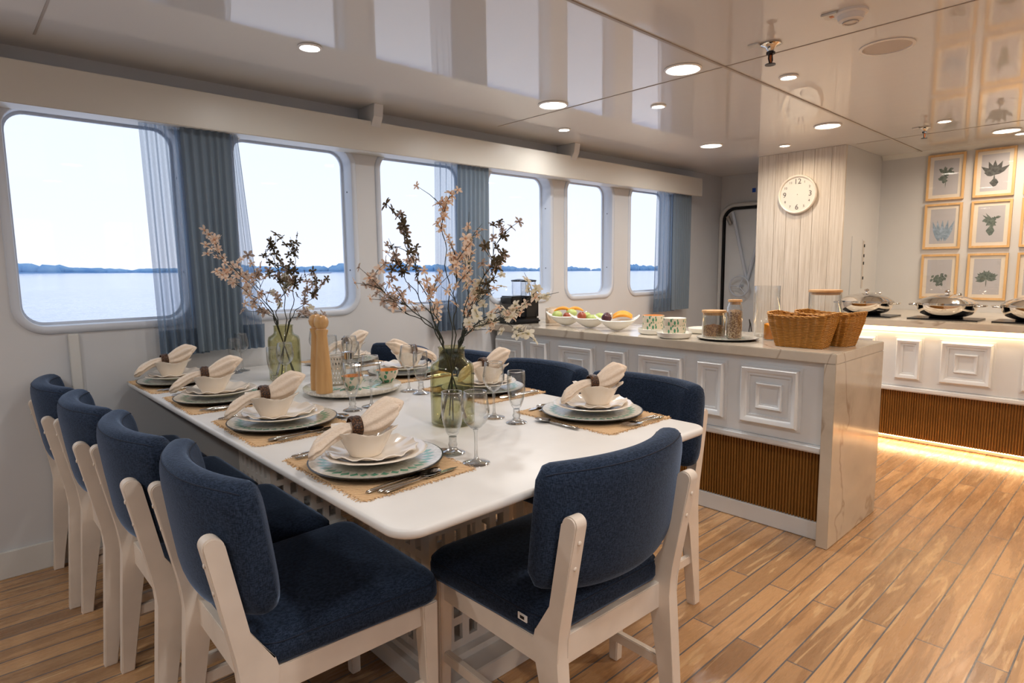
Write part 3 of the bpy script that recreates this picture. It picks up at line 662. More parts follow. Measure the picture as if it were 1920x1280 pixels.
P_('placemat', p_mat); P_('charger', p_charger); P_('dinner', p_dinner); P_('salad', p_salad); P_('bowl', p_bowl); P_('napkin', p_napkin); P_('ring', p_ring)
P_('knife', lambda: link('table_knife', cut_bm('knife'), 'steel', smooth=50)); P_('fork', lambda: link('table_fork', cut_bm('fork'), 'steel', smooth=50)); P_('spoon', lambda: link('table_spoon', cut_bm('spoon'), 'steel', smooth=50))
P_('dspoon', lambda: link('dessert_spoon', cut_bm('spoon'), 'steel', smooth=50))
def p_wine():
    t = thing('wine_glass', '', 'glass'); b = B()
    out = [(0, .088), (.006, .088), (.014, .092), (.027, .106), (.035, .124), (.0355, .140), (.032, .162), (.0285, .183)]
    lathe(b, out+[(.0279, .1836), (.0272, .183), (.0308, .162), (.0343, .140), (.0338, .124), (.026, .1075), (.013, .0935), (0, .0915)], 36); link('glass_bowl', b, 'clear_glass', t, 60)
    b = B(); tube(b, [(.0279*cos(q*pi/18), .0279*sin(q*pi/18), .1834) for q in range(37)], .0011, 6, cap=False); link('lip', b, 'lip_glass', t, 80)
    b = B(); lathe(b, [(0, .0005), (.034, .0005), (.035, .0015), (.034, .0028), (.02, .0055), (.007, .011), (.0045, .02), (.0038, .05), (.0045, .078), (.007, .0878), (0, .0878)], 36); link('glass_stem', b, 'stem_glass', t, 60); return t
def p_goblet():
    t = thing('water_goblet', '', 'glass'); b = B()
    lathe(b, [(0, .045), (.009, .045), (.016, .055), (.024, .078), (.0285, .105), (.0295, .13), (.0275, .165), (.0265, .1656), (.0258, .165), (.0278, .13), (.0268, .105), (.0222, .079), (.014, .058), (0, .052)], 36); link('glass_bowl', b, 'clear_glass', t, 60)
    b = B(); tube(b, [(.0266*cos(q*pi/18), .0266*sin(q*pi/18), .1654) for q in range(37)], .0011, 6, cap=False); link('lip', b, 'lip_glass', t, 80)
    b = B(); lathe(b, [(0, .0005), (.032, .0005), (.033, .0018), (.031, .0035), (.016, .009), (.010, .016), (.0125, .024), (.010, .033), (.0105, .0448), (0, .0448)], 36); link('glass_foot', b, 'stem_glass', t, 60); return t
P_('wine', p_wine); P_('goblet', p_goblet)
sets = [(.745, 1.290, 0, 'nearest left-side setting'), (.745, 1.845, 0, 'second left-side setting from the camera'), (.735, 2.375, 0, 'third left-side setting from the camera'), (.725, 2.90, 0, 'left-side setting nearest the window wall'),
        (1.505, 1.245, 180, 'right-side setting nearest the end chair'), (1.515, 1.80, 180, 'second right-side setting behind the tall vase'), (1.52, 2.36, 180, 'third right-side setting beyond the revolving tray'), (1.50, 2.90, 180, 'right-side setting nearest the window wall')]
glasses = [((.925, 1.128), (.936, 1.235)), ((1.067, 1.868), (.993, 1.865)), ((1.02, 2.47), (.985, 2.50)), ((1.03, 3.0), (.985, 2.96)), ((1.262, 1.445), (1.266, 1.345)), ((1.312, 2.005), (1.317, 1.93)), ((1.33, 2.50), (1.30, 2.42)), ((1.34, 2.86), (1.36, 2.74))]
jit = random.Random(12)
for i, ((x, y, a, nm), (gw, gg)) in enumerate(zip(sets, glasses)):
    x, y = x*KT, min(y*KT, 2.955); gw = [q*KT for q in gw]; gg = [q*KT for q in gg]
    sg = 1 if a == 0 else -1; z = TZ+.0003
    j = lambda s: jit.uniform(-s, s)
    put('placemat', x, y, z, a+j(1.5), 'frayed woven jute placemat under the '+nm, 'placemat', 'jute placemats')
    z += .0033
    put('charger', x, y, z, j(30), 'round charger plate with green leaf mosaic at the '+nm, 'plate', 'mosaic charger plates')
    put('dinner', x-.005*sg, y, z+.0195, j(40), 'white wavy-edged dinner plate at the '+nm, 'plate', 'dinner plates')
    put('salad', x-.01*sg, y, z+.0262, j(20), 'white scalloped plate under the bowl at the '+nm, 'plate', 'scalloped plates')
    put('bowl', x-.03*sg, y, z+.0325, 45+j(8), 'white flared soup bowl holding a napkin at the '+nm, 'bowl', 'soup bowls')
    na = [-8, -6, -10, -3, -24, -15, 165, -12][i]+j(3); nsx = x-.03*sg-.018*cos(radians(na))
    put('napkin', nsx, y, z+.104, na, 'beige linen napkin in a rattan ring at the '+nm, 'napkin', 'linen napkins')
    nx_, ny_ = nsx-.0075*cos(radians(na)), y-.0075*sin(radians(na))
    put('ring', nx_, ny_, z+.104, na, 'brown woven rattan napkin ring at the '+nm, 'napkin ring', 'rattan napkin rings')
    ra = 0 if sg > 0 else 180
    for kk, (nmn, off) in enumerate((('knife', .172), ('spoon', .186), ('knife', .199))):
        put(nmn, x-.125*sg+j(.01)+.012*kk*sg, y-off*sg, z+.0005, ra+j(4)+5, ['inner steel table knife', 'steel table spoon', 'outer steel table knife'][kk]+' on the mat at the '+nm, nmn, 'steel cutlery')
    for kk, off in enumerate((.173, .195)):
        put('fork', x-.13*sg+j(.01), y+off*sg, z+.0005, ra+j(4), ('inner' if kk == 0 else 'outer')+' steel fork of the '+nm, 'fork', 'steel cutlery')
    put('dspoon', x+.178*sg, y+.10*sg, TZ+.0008, -90 if sg > 0 else 90, 'dessert spoon lying above the plates of the '+nm, 'spoon', 'steel cutlery')
    put('wine', gw[0], gw[1], TZ+.0002, 0, 'stemmed wine glass of the '+nm, 'glass', 'wine glasses')
    put('goblet', gg[0], gg[1], TZ+.0002, 0, 'short-footed water goblet of the '+nm, 'glass', 'water goblets')

# ------------------------------------------------------------------ revolving tray and what stands on it
LX, LY = 1.155*KT, 2.16*KT
t = thing('lazy_susan', 'round revolving tray inlaid with pearl and green mosaic in the table middle', 'tray', (LX, LY, TZ))
b = B(); lathe(b, [(0, .0003), (.12, .0003), (.12, .008), (0, .008)], 48); link('turntable_base', b, 'black_lacquer', t, 40)
b = B(); lathe(b, [(0, .008), (.155, .008), (.188, .014), (.192, .018), (.192, .026), (.189, .028), (0, .028)], 72); link('tray_top', b, 'susan_mosaic', t, 40)
LZ = TZ+.0283
def mill(x, y, label, s=1):
    t = thing('pepper_mill', label, 'pepper mill', (x*KT, y*KT, LZ), 0, 'wooden pepper mills')
    b = B(); lathe(b, [(0, 0), (.030, 0), (.031, .01), (.030, .06), (.026, .12), (.0215, .18), (.0195, .215), (.0225, .228), (.024, .232), (.0235, .238), (0, .238)], 36); link('mill_body', b, 'mill_wood', t, 50)
    b = B(); lathe(b, [(0, .2382), (.019, .2382), (.017, .243), (.025, .253), (.0275, .267), (.024, .281), (.014, .290), (0, .292)], 36); link('mill_head', b, 'mill_wood', t, 60)
    b = B(); sphere(b, (0, 0, .295), .006, (1, 1, .8), 12, 8); link('mill_knob', b, 'chrome', t, 60)
mill(1.003, 2.092, 'light wood pepper mill standing in front of its twin on the revolving tray'); mill(1.019, 2.168, 'light wood pepper mill half hidden behind the front one')
# lattice holder
t = thing('lattice_holder', 'white pierced lattice cup beside the pepper mills on the revolving tray', 'holder', (1.12*KT, 2.225*KT, LZ)); t.scale = (1.1, 1.1, 1.3)
b = B(); nh, nr = 20, 9
for j_ in range(nr+1):
    z = .003+.085*j_/nr; r = .032+.004*sin(j_); 
    if j_ in (0, nr): tube(b, [(.034*cos(2*pi*k_/24), .034*sin(2*pi*k_/24), z) for k_ in range(25)], .0022, 6, cap=False)
for k_ in range(nh):
    for s in (-1, 1):
        tube(b, [(.034*cos(2*pi*k_/nh+s*q*.9), .034*sin(2*pi*k_/nh+s*q*.9), .003+.085*q) for q in [w_/8 for w_ in range(9)]], .0016, 5)
link('pierced_wall', b, 'white_ceramic', t, 60); b = B(); lathe(b, [(0, 0), (.033, 0), (.033, .003), (0, .003)], 24); link('cup_floor', b, 'white_ceramic', t)
t = thing('oil_bottle', 'small glass oil bottle with steel cap and wire loop handle on the revolving tray', 'bottle', (1.15*KT, 2.185*KT, LZ)); t.scale = (1.12, 1.12, 1.22)
b = B(); lathe(b, [(0, .0), (.024, .0), (.026, .004), (.026, .06), (.020, .078), (.016, .084), (.0145, .0835), (.0185, .077), (.0245, .059), (.0245, .006), (0, .004)], 32); link('glass_body', b, 'clear_glass', t, 60)
b = B(); lathe(b, [(0, .085), (.0205, .085), (.0205, .105), (.018, .108), (0, .109)], 24, fr=lambda t_, r, z_, k_: (r*(1+.04*cos(12*t_)), z_)); link('cap', b, 'steel', t, 30)
b = B(); tube(b, [(-.014, 0, .107), (-.019, 0, .125), (-.020, 0, .14), (-.013, 0, .152), (0, 0, .157), (.013, 0, .152), (.020, 0, .14), (.019, 0, .125), (.014, 0, .107)], .0018, 8); link('wire_handle', b, 'steel', t, 60)
def sbowl(x, y, label, r=.045):
    t = thing('small_bowl', label, 'bowl', (x*KT, y*KT, LZ), 0, 'leaf mosaic bowls'); k_ = r/.045
    b = B(); lathe(b, [(0, 0), (.020*k_, 0), (.022*k_, .003), (.034*k_, .018), (.042*k_, .036), (.045*k_, .050), (.044*k_, .051)], 40); link('bowl_outside', b, 'leaf_mosaic', t, 60)
    b = B(); lathe(b, [(.044*k_, .051), (.0425*k_, .050), (.039*k_, .036), (.031*k_, .019), (.018*k_, .006), (0, .005)], 40); link('bowl_inside', b, 'terracotta_inside', t, 60)
sbowl(1.115, 2.085, 'green leaf mosaic bowl behind the front water goblet on the revolving tray', .042); sbowl(1.28, 2.11, 'green leaf mosaic bowl at the right edge of the revolving tray', .046)

# ------------------------------------------------------------------ flower vases
def vase(x, y, label, h=.245, r=.068):
    b = B(); q = h/.245
    lathe(b, [(0, 0), (r-.006, 0), (r, .006), (r+.001, .10*q), (r, .178*q), (r-.004, .192*q), (.045, .205*q), (.0405, .212*q), (.040, .238*q), (.043, .243*q), (.0425, .245*q), (.0385, .244*q), (.0365, .238*q), (.0365, .213*q),
              (.042, .203*q), (r-.008, .189*q), (r-.005, .176*q), (r-.004, .10*q), (r-.005, .012), (r-.012, .008), (0, .007)], 56)
    return tag(link('glass_vase', b, 'green_glass', smooth=60, loc=(x, y, TZ+.0003)), label, 'vase', 'green glass vases')
V1 = Vector((1.125*KT, 1.48*KT, TZ)); V2 = Vector((1.085*KT, 2.63*KT, TZ))
vase(V1.x, V1.y, 'green glass bottle vase with the taller flowers, nearest the camera'); vase(V2.x, V2.y, 'green glass bottle vase with the shorter flowers near the windows')
RV = Vector((.731, -.682, 0)); FV = Vector((.681, .732, 0))
def blossom(kind, seed):
    rnd = random.Random(seed); b = B(); n_ = 5; R_ = .017
    for k_ in range(n_):
        a = 2*pi*k_/n_+rnd.uniform(-.2, .2); l_ = R_*rnd.uniform(.8, 1.15); w = l_*(.50 if kind != 'petal_white' else .72); up = rnd.uniform(.1, .5)
        d = Vector((cos(a), sin(a), up)); s = Vector((-sin(a), cos(a), 0)); prev = None; lay = []
        for q, ww in ((.0, .12), (.25, .6), (.55, 1), (.8, .8), (1, .12)):
            c = d*l_*q+Vector((0, 0, -.25*l_*q*q)); lay.append([c-s*w*ww*.5+Vector((0, 0, .0008)), c+Vector((0, 0, -.0006)), c+s*w*ww*.5+Vector((0, 0, .0008))])
        vs = [[b.verts.new(p) for p in row] for row in lay]
        for r0, r1 in zip(vs, vs[1:]):
            for i in range(2): b.faces.new((r0[i], r0[i+1], r1[i+1], r1[i]))
    sphere(b, (0, 0, .001), .0025, (1, 1, 1.2), 6, 5)
    return b
BL = {}
for kd in ('petal_peach', 'petal_white', 'petal_dusty', 'petal_dark'):
    BL[kd] = []
    for s in range(3):
        me = bpy.data.meshes.new('blossom'); bb = blossom(kd, s*5+1); bmesh.ops.recalc_face_normals(bb, faces=bb.faces); bb.to_mesh(me); bb.free(); me.materials.append(MATS[kd])
        for p in me.polygons: p.use_smooth = True
        BL[kd].append(me)
def branch(V, s, z, d, kinds, nb, label, seed, start=.45, size=1.0, twigs=6, sag=0, neck=None):
    z = 1.25+(z-1.25)*KT; rnd = random.Random(seed); tip = RV*s+FV*d+Vector((0, 0, z-TZ))
    a0 = rnd.uniform(0, 6.28); n0 = Vector((cos(a0)*.024, sin(a0)*.024, .243)) if neck is None else neck
    toward = RV*s+FV*d
    if toward.length > .05: n0 = Vector((toward.x, toward.y, 0)).normalized()*.026+Vector((0, 0, .243))
    low = Vector((-n0.x*1.6, -n0.y*1.6, .016)); P0, P1, P2 = low, n0, tip; pts = []
    for i in range(5): pts.append(P0.lerp(P1, i/4))
    dirn = (P1-P0).normalized(); c1 = P1+dirn*(tip-P1).length*.35+Vector((0, 0, .03)); c2 = P2-Vector((0, 0, .25*(P2-P1).length)) if not sag else P2+Vector((0, 0, sag))-(P2-P1)*.25
    for i in range(1, 19):
        q = i/18; p = P1*(1-q)**3+c1*3*q*(1-q)**2+c2*3*q*q*(1-q)+P2*q**3; w = .004*sin(i*1.3+seed); pts.append(p+Vector((w, -w, 0)))
    t = thing('flower_branch', label, 'flowers', (V.x, V.y, V.z))
    b = B(); m_ = len(pts); tube(b, pts, [.0023*(1-.6*i/m_) for i in range(m_)], 6)
    spots = []
    for k_ in range(twigs):
        q = start+(1-start)*rnd.random(); i = min(m_-2, int(4+q*18)); p = pts[i]; dd = (pts[i+1]-pts[i-1]).normalized()
        side = Vector((rnd.uniform(-1, 1), rnd.uniform(-1, 1), rnd.uniform(-.2, .6))).normalized()*rnd.uniform(.03, .075)+dd*.05
        tube(b, [p, p+side*.5+Vector((0, 0, .005)), p+side], [.0012, .001, .0006], 5); spots += [p+side, p+side*.6]
    link('stem', b, 'stem_dark', t, 60)
    for k_ in range(nb):
        if k_ < len(spots) and rnd.random() < .8: p = spots[k_]
        else:
            q = start+(1-start)*((k_+.5)/nb); i = min(m_-2, int(4+q*18)); f_ = (4+q*18)-i; p = pts[i].lerp(pts[i+1], min(1, f_))+Vector((rnd.uniform(-1, 1), rnd.uniform(-1, 1), rnd.uniform(-1, 1)))*.008
        kd = rnd.choice(kinds); o = bpy.data.objects.new('blossom', rnd.choice(BL[kd])); COL.objects.link(o); o.parent = t; o.location = p
        o.rotation_euler = (rnd.uniform(-1.3, 1.3), rnd.uniform(-1.3, 1.3), rnd.uniform(0, 6.3)); sc = size*rnd.uniform(.8, 1.25); o.scale = (sc, sc, sc)
pe, wh, du, dk = 'petal_peach', 'petal_white', 'petal_dusty', 'petal_dark'
f1 = [(-.022, 1.455, .02, [pe], 14, 'tallest branch with a peach blossom tip', .62, 4), (-.145, 1.415, 0, [dk, du], 16, 'branch with dark buds leaning left, highest on its side', .5, 6), (-.165, 1.29, .04, [dk, du, pe], 15, 'left branch with brown buds below the highest dark one', .45, 6),
      (-.235, 1.235, -.03, [pe, du], 18, 'far-left spray of peach blossoms', .4, 8), (-.19, 1.16, .05, [pe, du], 16, 'low left spray of pale peach blossoms', .35, 7), (.055, 1.34, .0, [pe, pe, wh], 20, 'upright branch thick with peach blossoms right of centre', .4, 9),
      (.02, 1.30, -.05, [pe, pe], 20, 'front centre branch of peach blossoms', .35, 9), (.16, 1.395, .03, [dk, du], 14, 'branch with dark buds reaching up to the right', .5, 5), (.145, 1.27, -.04, [dk, pe], 14, 'right branch with small dark tips', .45, 6),
      (.27, 1.19, .0, [wh], 11, 'long arching branch with white petals on the right', .5, 4), (.20, 1.13, -.05, [wh, pe], 15, 'low right spray with white and peach petals', .3, 6), (.08, 1.20, .06, [pe, wh], 18, 'rear centre branch of cream blossoms', .3, 8), (.12, 1.10, .0, [wh, pe], 14, 'short right branch with cream petals', .25, 6), (-.06, 1.2, .0, [pe], 16, 'short centre-left branch of peach blossoms', .3, 7)]
for i, (s, z, d, kd, nb, L, st, tw) in enumerate(f1): branch(V1, s, z, d, kd, int(nb*1.5), L+' in the nearer vase', 100+i, st, 1.02, tw+2)
branch(V1, .21, 1.045, -.02, [wh], 8, 'drooping twig with round white petals hanging right in the nearer vase', 151, .45, 1.2, 3, sag=.10)
f2 = [(-.285, 1.40, 0, [pe], 20, 'long branch of peach blossoms reaching far left', .4, 9), (-.26, 1.26, .03, [pe], 18, 'lower left branch of peach blossoms', .4, 8), (-.03, 1.385, 0, [dk], 16, 'upright branch with dark leaves left of centre', .4, 6), (.06, 1.35, .02, [dk], 15, 'upright branch with dark leaves right of centre', .4, 6),
      (-.09, 1.24, -.04, [du, pe], 16, 'front branch with dusty blossoms', .35, 7), (.155, 1.165, 0, [du, dk], 16, 'right-leaning branch with dusty buds', .35, 7), (.13, 1.06, -.03, [du, wh], 12, 'low right branch with pale petals', .3, 5), (.03, 1.22, .03, [wh, du], 18, 'centre branch with grey-white petals', .3, 8), (-.10, 1.08, .02, [du, pe], 12, 'short low left branch', .3, 5)]
for i, (s, z, d, kd, nb, L, st, tw) in enumerate(f2): branch(V2, s, z, d, kd, int(nb*1.4), L+' in the vase near the windows', 200+i, st, 1.25, tw+2)

# ------------------------------------------------------------------ buffet counters
CZ = .872
def panel_frame(b, x, y0, y1, z0, z1, w=.042, d=.024):   # raised moulding ring on a plane facing -x
    def L(i, xx): return [(xx, y0+i, z0+i), (xx, y1-i, z0+i), (xx, y1-i, z1-i), (xx, y0+i, z1-i)]
    loft(b, [L(0, x), L(0, x-d*.6), L(w*.2, x-d), L(w*.55, x-d*.8), L(w*.75, x-d*.35), L(w, x-d*.3), L(w, x)], cap=False)
def counter(nm, label, toplabel, xf, xb, y0, y1, panels, zt, zledge, kick, toplbl_w=None, led=False, endslab=True, zb=0, edge=.045):
    t = thing('counter_cabinet', label, 'counter', (0, 0, 0)); xp = xf+.035; ztop = zt-edge-(.045 if led else 0)
    link('cabinet_body', bbox_(xp, xb, y0, y1, zledge, ztop, .002), 'cabinet_paint', t)
    link('ledge_moulding', bbox_(xp-.018, xp+.03, y0, y1, zledge-.035, zledge-.001, .008, 3), 'cabinet_paint', t)
    for (a, c, zl, zh, inner) in panels:
        b = B(); box(b, xp-.006, xp, a, c, zl, zh); o = link('raised_panel', b, 'cabinet_paint', t)
        b = B(); panel_frame(b, xp-.006, a+.012, c-.012, zl+.012, zh-.012); link('moulding', b, 'cabinet_paint', o, 40)
        if inner:
            ym, zm = (a+c)/2, (zl+zh)/2; b = B(); panel_frame(b, xp-.006, ym-.062, ym+.062, zm-.062, zm+.062, .022, .016); link('inner_moulding', b, 'cabinet_paint', o, 40)
    b = B(); yy = y0; xs = xp+.055
    while yy < y1-.006:
        poly = [(xs-.006, yy+.002), (xs-.016, yy+.003), (xs-.018, yy+.006), (xs-.016, yy+.009), (xs-.006, yy+.010)]
        lo = [b.verts.new((x, y, kick)) for x, y in poly]; hi = [b.verts.new((x, y, zledge-.036)) for x, y in poly]
        for i in range(4): b.faces.new((lo[i], lo[i+1], hi[i+1], hi[i]))
        yy += .0145
    box(b, xs-.006, xb, y0, y1, kick, zledge-.036); link('fluted_base', b, 'fluted_wood', t)
    return t, xp
pz0, pz1 = .495, .79
wide = lambda y: (y, y+.295, pz0, pz1, True)
nar = lambda y: (y, y+.168, pz0, pz1, False)
XF1, XB1 = 2.765, 3.39
pan = [wide(1.098), nar(1.458), wide(1.690), nar(2.050), wide(2.286), nar(2.66), wide(2.872)]
t, xp = counter('a', 'white panelled buffet counter with fluted brown base beside the dining table', '', XF1, XB1, 1.0, 3.165, pan, CZ, .452, .085)
b = bbox_(xp+.03, xp+.06, 1.0, 3.165, 0.001, .084, .003); link('kick_board', b, 'cabinet_paint', t)
t = thing('marble_worktop', 'beige marble worktop with waterfall end standing beside the dining table', 'worktop', (0, 0, 0))
link('top_slab', bbox_(XF1, XB1, .95, 3.195, CZ-.045, CZ, .003), 'marble', t); link('end_slab', bbox_(XF1, XB1, .95, .999, .001, CZ-.0455, .002), 'marble', t)
# back counter
XF2 = 4.75
pan2 = []; y = .2
pan2 = [wide(.72), nar(1.105), wide(1.385), nar(.425), wide(.02), nar(-.26), wide(-.66), nar(-.94)]
pan2 = [(a, c, .46, .755, i_) for a, c, _, _, i_ in pan2]
CZ2 = .872
t, xp2 = counter('b', 'back buffet counter lit by warm strips above and below its panels', '', XF2, XB-.001, -1.2, 1.74, pan2, CZ2, .42, .055, led=True)
b = bbox_(xp2+.16, xp2+.19, -1.2, 1.74, .001, .054, .002); link('recessed_plinth', b, 'cabinet_paint', t)
def led(bm_args, label_light, par, en, rot, loc, size):
    b = B(); box(b, *bm_args); link('light_strip', b, 'led_warm', par)
    l = bpy.data.lights.new('strip_glow', 'AREA'); l.shape = 'RECTANGLE'; l.size = size; l.size_y = .012; l.energy = en; l.color = (1, .66, .34)
    o = bpy.data.objects.new('strip_glow', l); COL.objects.link(o); o.location = loc; o.rotation_euler = rot; o.parent = par
b = B(); box(b, xp2+.004, XB-.001, -1.2, 1.74, CZ2-.09, CZ2-.0455); link('light_recess', b, 'cabinet_paint', t)
led((xp2-.002, xp2+.0035, -1.2, 1.74, CZ2-.076, CZ2-.047), '', t, 4.5, (0, 0, pi/2), (xp2-.016, .27, CZ2-.049), 2.9)
led((xp2+.09, xp2+.11, -1.2, 1.74, .038, .0545), '', t, 14, (0, 0, pi/2), (xp2+.075, .27, .052), 2.9)
o = link('marble_worktop', bbox_(XF2, XB-.001, -1.2, 1.745, CZ2-.045, CZ2, .003), 'marble'); tag(o, 'beige marble worktop carrying the three covered serving dishes', 'worktop')

# chafing dishes
def chafer():
    t = thing('chafing_dish', 'x', 'serving dish')
    b = B(); lathe(b, [(0, .010), (.08, .010), (.115, .014), (.150, .030), (.170, .060), (.174, .090), (.183, .094), (.183, .099), (.165, .099), (0, .099)], 56); link('pan', b, 'chrome', t, 40)
    b = B(); lathe(b, [(.178, .0995), (.178, .105), (.165, .112), (.14, .131), (.10, .147), (.05, .157), (0, .159)], 56); link('dome_lid', b, 'chrome', t, 50)
    b = B(); lathe(b, [(0, .159), (.014, .159), (.008, .165), (.008, .173), (.017, .177), (.018, .183), (.010, .190), (0, .191)], 24); link('lid_knob', b, 'chrome', t, 50)
    for s in (-1, 1): b = B(); tube(b, [(-.045, s*.168, .084), (-.04, s*.21, .088), (0, s*.222, .090), (.04, s*.21, .088), (.045, s*.168, .084)], .0055, 8); link('side_handle', b, 'chrome', t, 60)
    b = B(); tube(b, [(.15, -.04, .10), (.165, -.04, .15), (.165, .04, .15), (.15, .04, .10)], .006, 8); sphere(b, (.165, -.04, .152), .012, u=10, v=8); sphere(b, (.165, .04, .152), .012, u=10, v=8); link('hinge', b, 'chrome', t, 60)
    b = B(); lathe(b, [(0, .0), (.095, .0), (.10, .005), (.095, .0098), (0, .0098)], 40); link('foot_ring', b, 'black_plastic', t, 40); return t
c0 = freeze(chafer())
for i, (x, y, L) in enumerate(((5.03, 1.545, 'round chrome chafing dish closest to the clock column'), (5.03, 1.045, 'round chrome chafing dish in the middle of the row'), (5.03, .575, 'round chrome chafing dish at the right edge of the photo'))):
    o = c0 if i == 0 else copy_tree(c0); o.location = (x, y, CZ2+.0085); o['label'] = L; o['group'] = 'chafing dishes on the back counter'
    b = bbox_(-.13, .13, -.20, .20, 0, .008, .002); tag(link('hot_plate', b, 'black_plastic', loc=(x, y, CZ2+.0003)), 'thin black warming plate under the '+L[6:], 'hot plate', 'black warming plates')

# ------------------------------------------------------------------ things on the front counter
c = CZ+.0004
t = thing('coffee_machine', 'black coffee machine with two round lids beside the window', 'coffee machine', (2.95, 3.085, c), radians(-10))
link('machine_base', bbox_(-.13, .10, -.11, .09, 0, .035, .012, 3), 'black_plastic', t); link('machine_body', bbox_(-.02, .10, -.09, .09, .0355, .19, .012, 3), 'black_plastic', t)
link('brew_head', bbox_(-.12, -.025, -.075, .075, .135, .19, .010, 3), 'black_plastic', t)
b = B(); lathe(b, [(0, .036), (.034, .036), (.036, .04), (0, .041)], 24, c=(-.075, 0, 0)); link('drip_grid', b, 'chrome', t, 50)
for s in (-1, 1):
    b = B(); lathe(b, [(0, .1905), (.05, .1905), (.052, .194), (.052, .285), (.0505, .285), (.0505, .196), (0, .194)], 32, c=(.03, s*.056, 0)); link('clear_tank', b, 'clear_glass', t, 60)
    b = B(); lathe(b, [(0, .2855), (.054, .2855), (.057, .289), (.057, .296), (.03, .301), (.012, .304), (0, .304)], 32, c=(.03, s*.056, 0)); link('tank_lid', b, 'black_plastic', t, 60)
def mug(x, y, L):
    t = thing('mug', L, 'mug', (x, y, c), radians(200), 'beige mugs'); b = B(); lathe(b, [(0, 0), (.038, 0), (.040, .003), (.040, .10), (.0385, .101), (.0365, .1), (.0365, .006), (0, .005)], 36); link('mug_body', b, 'mug_beige', t, 60)
    b = B(); tube(b, [(.038, 0, .02), (.055, 0, .028), (.066, 0, .05), (.055, 0, .078), (.038, 0, .085)], .006, 8); link('mug_handle', b, 'mug_beige', t, 60)
mug(3.10, 2.93, 'beige ceramic mug in front, left of the fruit bowls'); mug(3.19, 2.98, 'beige ceramic mug half hidden behind the front one')
def boat_bowl(x, y, rz, L, g='white boat-shaped fruit bowls', k_=1.0):
    b = B(); nu, nv = 36, 8
    def P(u, v, th):
        a = 2*pi*u; ca, sa = cos(a), sin(a); r = v; h = .012+.055*v**2.2+.03*(abs(ca)**5)*v**3; return (ca*(.125-th)*r*k_*(.62+.38*v), sa*(.072-th)*r*k_, (h+th*.9-.010)*k_)
    out = [[b.verts.new(P(i/nu, j/nv, 0)) for i in range(nu)] for j in range(1, nv+1)]; inn = [[b.verts.new(P(i/nu, j/nv, .004)) for i in range(nu)] for j in range(1, nv+1)]
    for g_ in (out, inn):
        for r0, r1 in zip(g_, g_[1:]): ring_faces(b, r0, r1)
        b.faces.new(g_[0])
    ring_faces(b, out[-1], inn[-1]); return tag(link('boat_bowl', b, 'white_ceramic', smooth=60, loc=(x, y, c-.0008), rot=(0, 0, radians(rz))), L, 'bowl', g)
def fruit(x, y, z, r, m_, sc, L, rz=0, g=None):
    b = B(); sphere(b, (0, 0, 0), r, sc, 18, 12)
    for v in b.verts:
        if v.co.z > 0: v.co.x *= 1-.12*v.co.z/r
    return tag(link({'fruit_green': 'mango', 'fruit_red': 'passion_fruit', 'fruit_plum': 'plum'}[m_], b, m_, smooth=80, loc=(x, y, c+z), rot=(0, 0, rz)), L, 'fruit', g)
def slice_(x, y, z, rz, L, tilt_=0, s=1):
    t = thing('papaya_slice', L, 'fruit', (x, y, c+z), rz, 'papaya slices'); t.rotation_euler = (tilt_, 0, rz); b = B(); pts = []; inn = []
    A = [(-.055+.11*i/10) for i in range(11)]
    tube(b, [(a*s, 0, .02*s-6.0*a*a*s) for a in A], [.004+.013*cos(a*26) for a in A], 10, flat=.7); link('flesh', b, 'papaya', t, 60)
    b = B(); tube(b, [(a*s, .0095*s, .0225*s-6.0*a*a*s) for a in A], [.003+.0125*cos(a*26) for a in A], 10, flat=.45); link('skin', b, 'papaya_skin', t, 60)
FB = [(3.0, 2.70), (2.98, 2.48), (2.95, 2.25)]
boat_bowl(*FB[0], 130, 'white boat-shaped bowl of melon and mangoes next to the mugs', k_=1.08); boat_bowl(*FB[1], 130, 'white boat-shaped fruit bowl in the middle of the three', k_=1.08); boat_bowl(*FB[2], 130, 'white boat-shaped bowl with plums and papaya slices', k_=1.08)
def off(k, a, d): return FB[k][0]+.73*a+.68*d, FB[k][1]-.68*a+.73*d
def fr(k, a, d, *rest): fruit(*off(k, a, d), *rest)
fr(0, -.060, -.008, .072, .029, 'fruit_green', (1.25, 1, .95), 'green mango at the left front of the first fruit bowl', -.4); fr(0, .035, .012, .083, .029, 'fruit_green', (1.3, 1, .9), 'green mango lying high at the right of the first fruit bowl', -.8)
fr(0, .0, -.030, .066, .023, 'fruit_red', (1.15, 1, 1), 'reddish fruit at the right front of the first fruit bowl')
slice_(*off(0, -.02, .035), .092, -.75, 'orange papaya slice at the back of the first fruit bowl, left', s=1.05); slice_(*off(0, .06, .03), .092, -.65, 'orange papaya slice at the back of the first fruit bowl, right', s=1.0)
fr(1, -.055, -.006, .074, .029, 'fruit_red', (1, 1, 1), 'round red-brown fruit at the left of the middle bowl'); fr(1, -.02, .03, .076, .025, 'fruit_green', (1.2, 1, .9), 'small green fruit behind the red one in the middle bowl'); fr(1, .015, -.014, .064, .026, 'fruit_green', (1.5, 1, .8), 'long green fruit at the right of the middle bowl', -.7)
fr(1, .062, .012, .074, .024, 'fruit_green', (1.4, 1, .8), 'pale green fruit at the right back of the middle bowl', -.9)
fr(2, -.064, -.008, .078, .029, 'fruit_plum', (1.1, 1, .95), 'dark plum in front in the third bowl', -.5); fr(2, -.055, .036, .084, .025, 'fruit_plum', (1.1, 1, .95), 'dark plum behind the front plum in the third bowl')
for k_, (a, d) in enumerate(((.03, -.012), (.035, .012), (.04, .036))): slice_(*off(2, a, d), .074+.006*k_, -.75-.1*k_, ['front', 'middle', 'rear'][k_]+' papaya slice at the right of the third bowl', s=1.05)
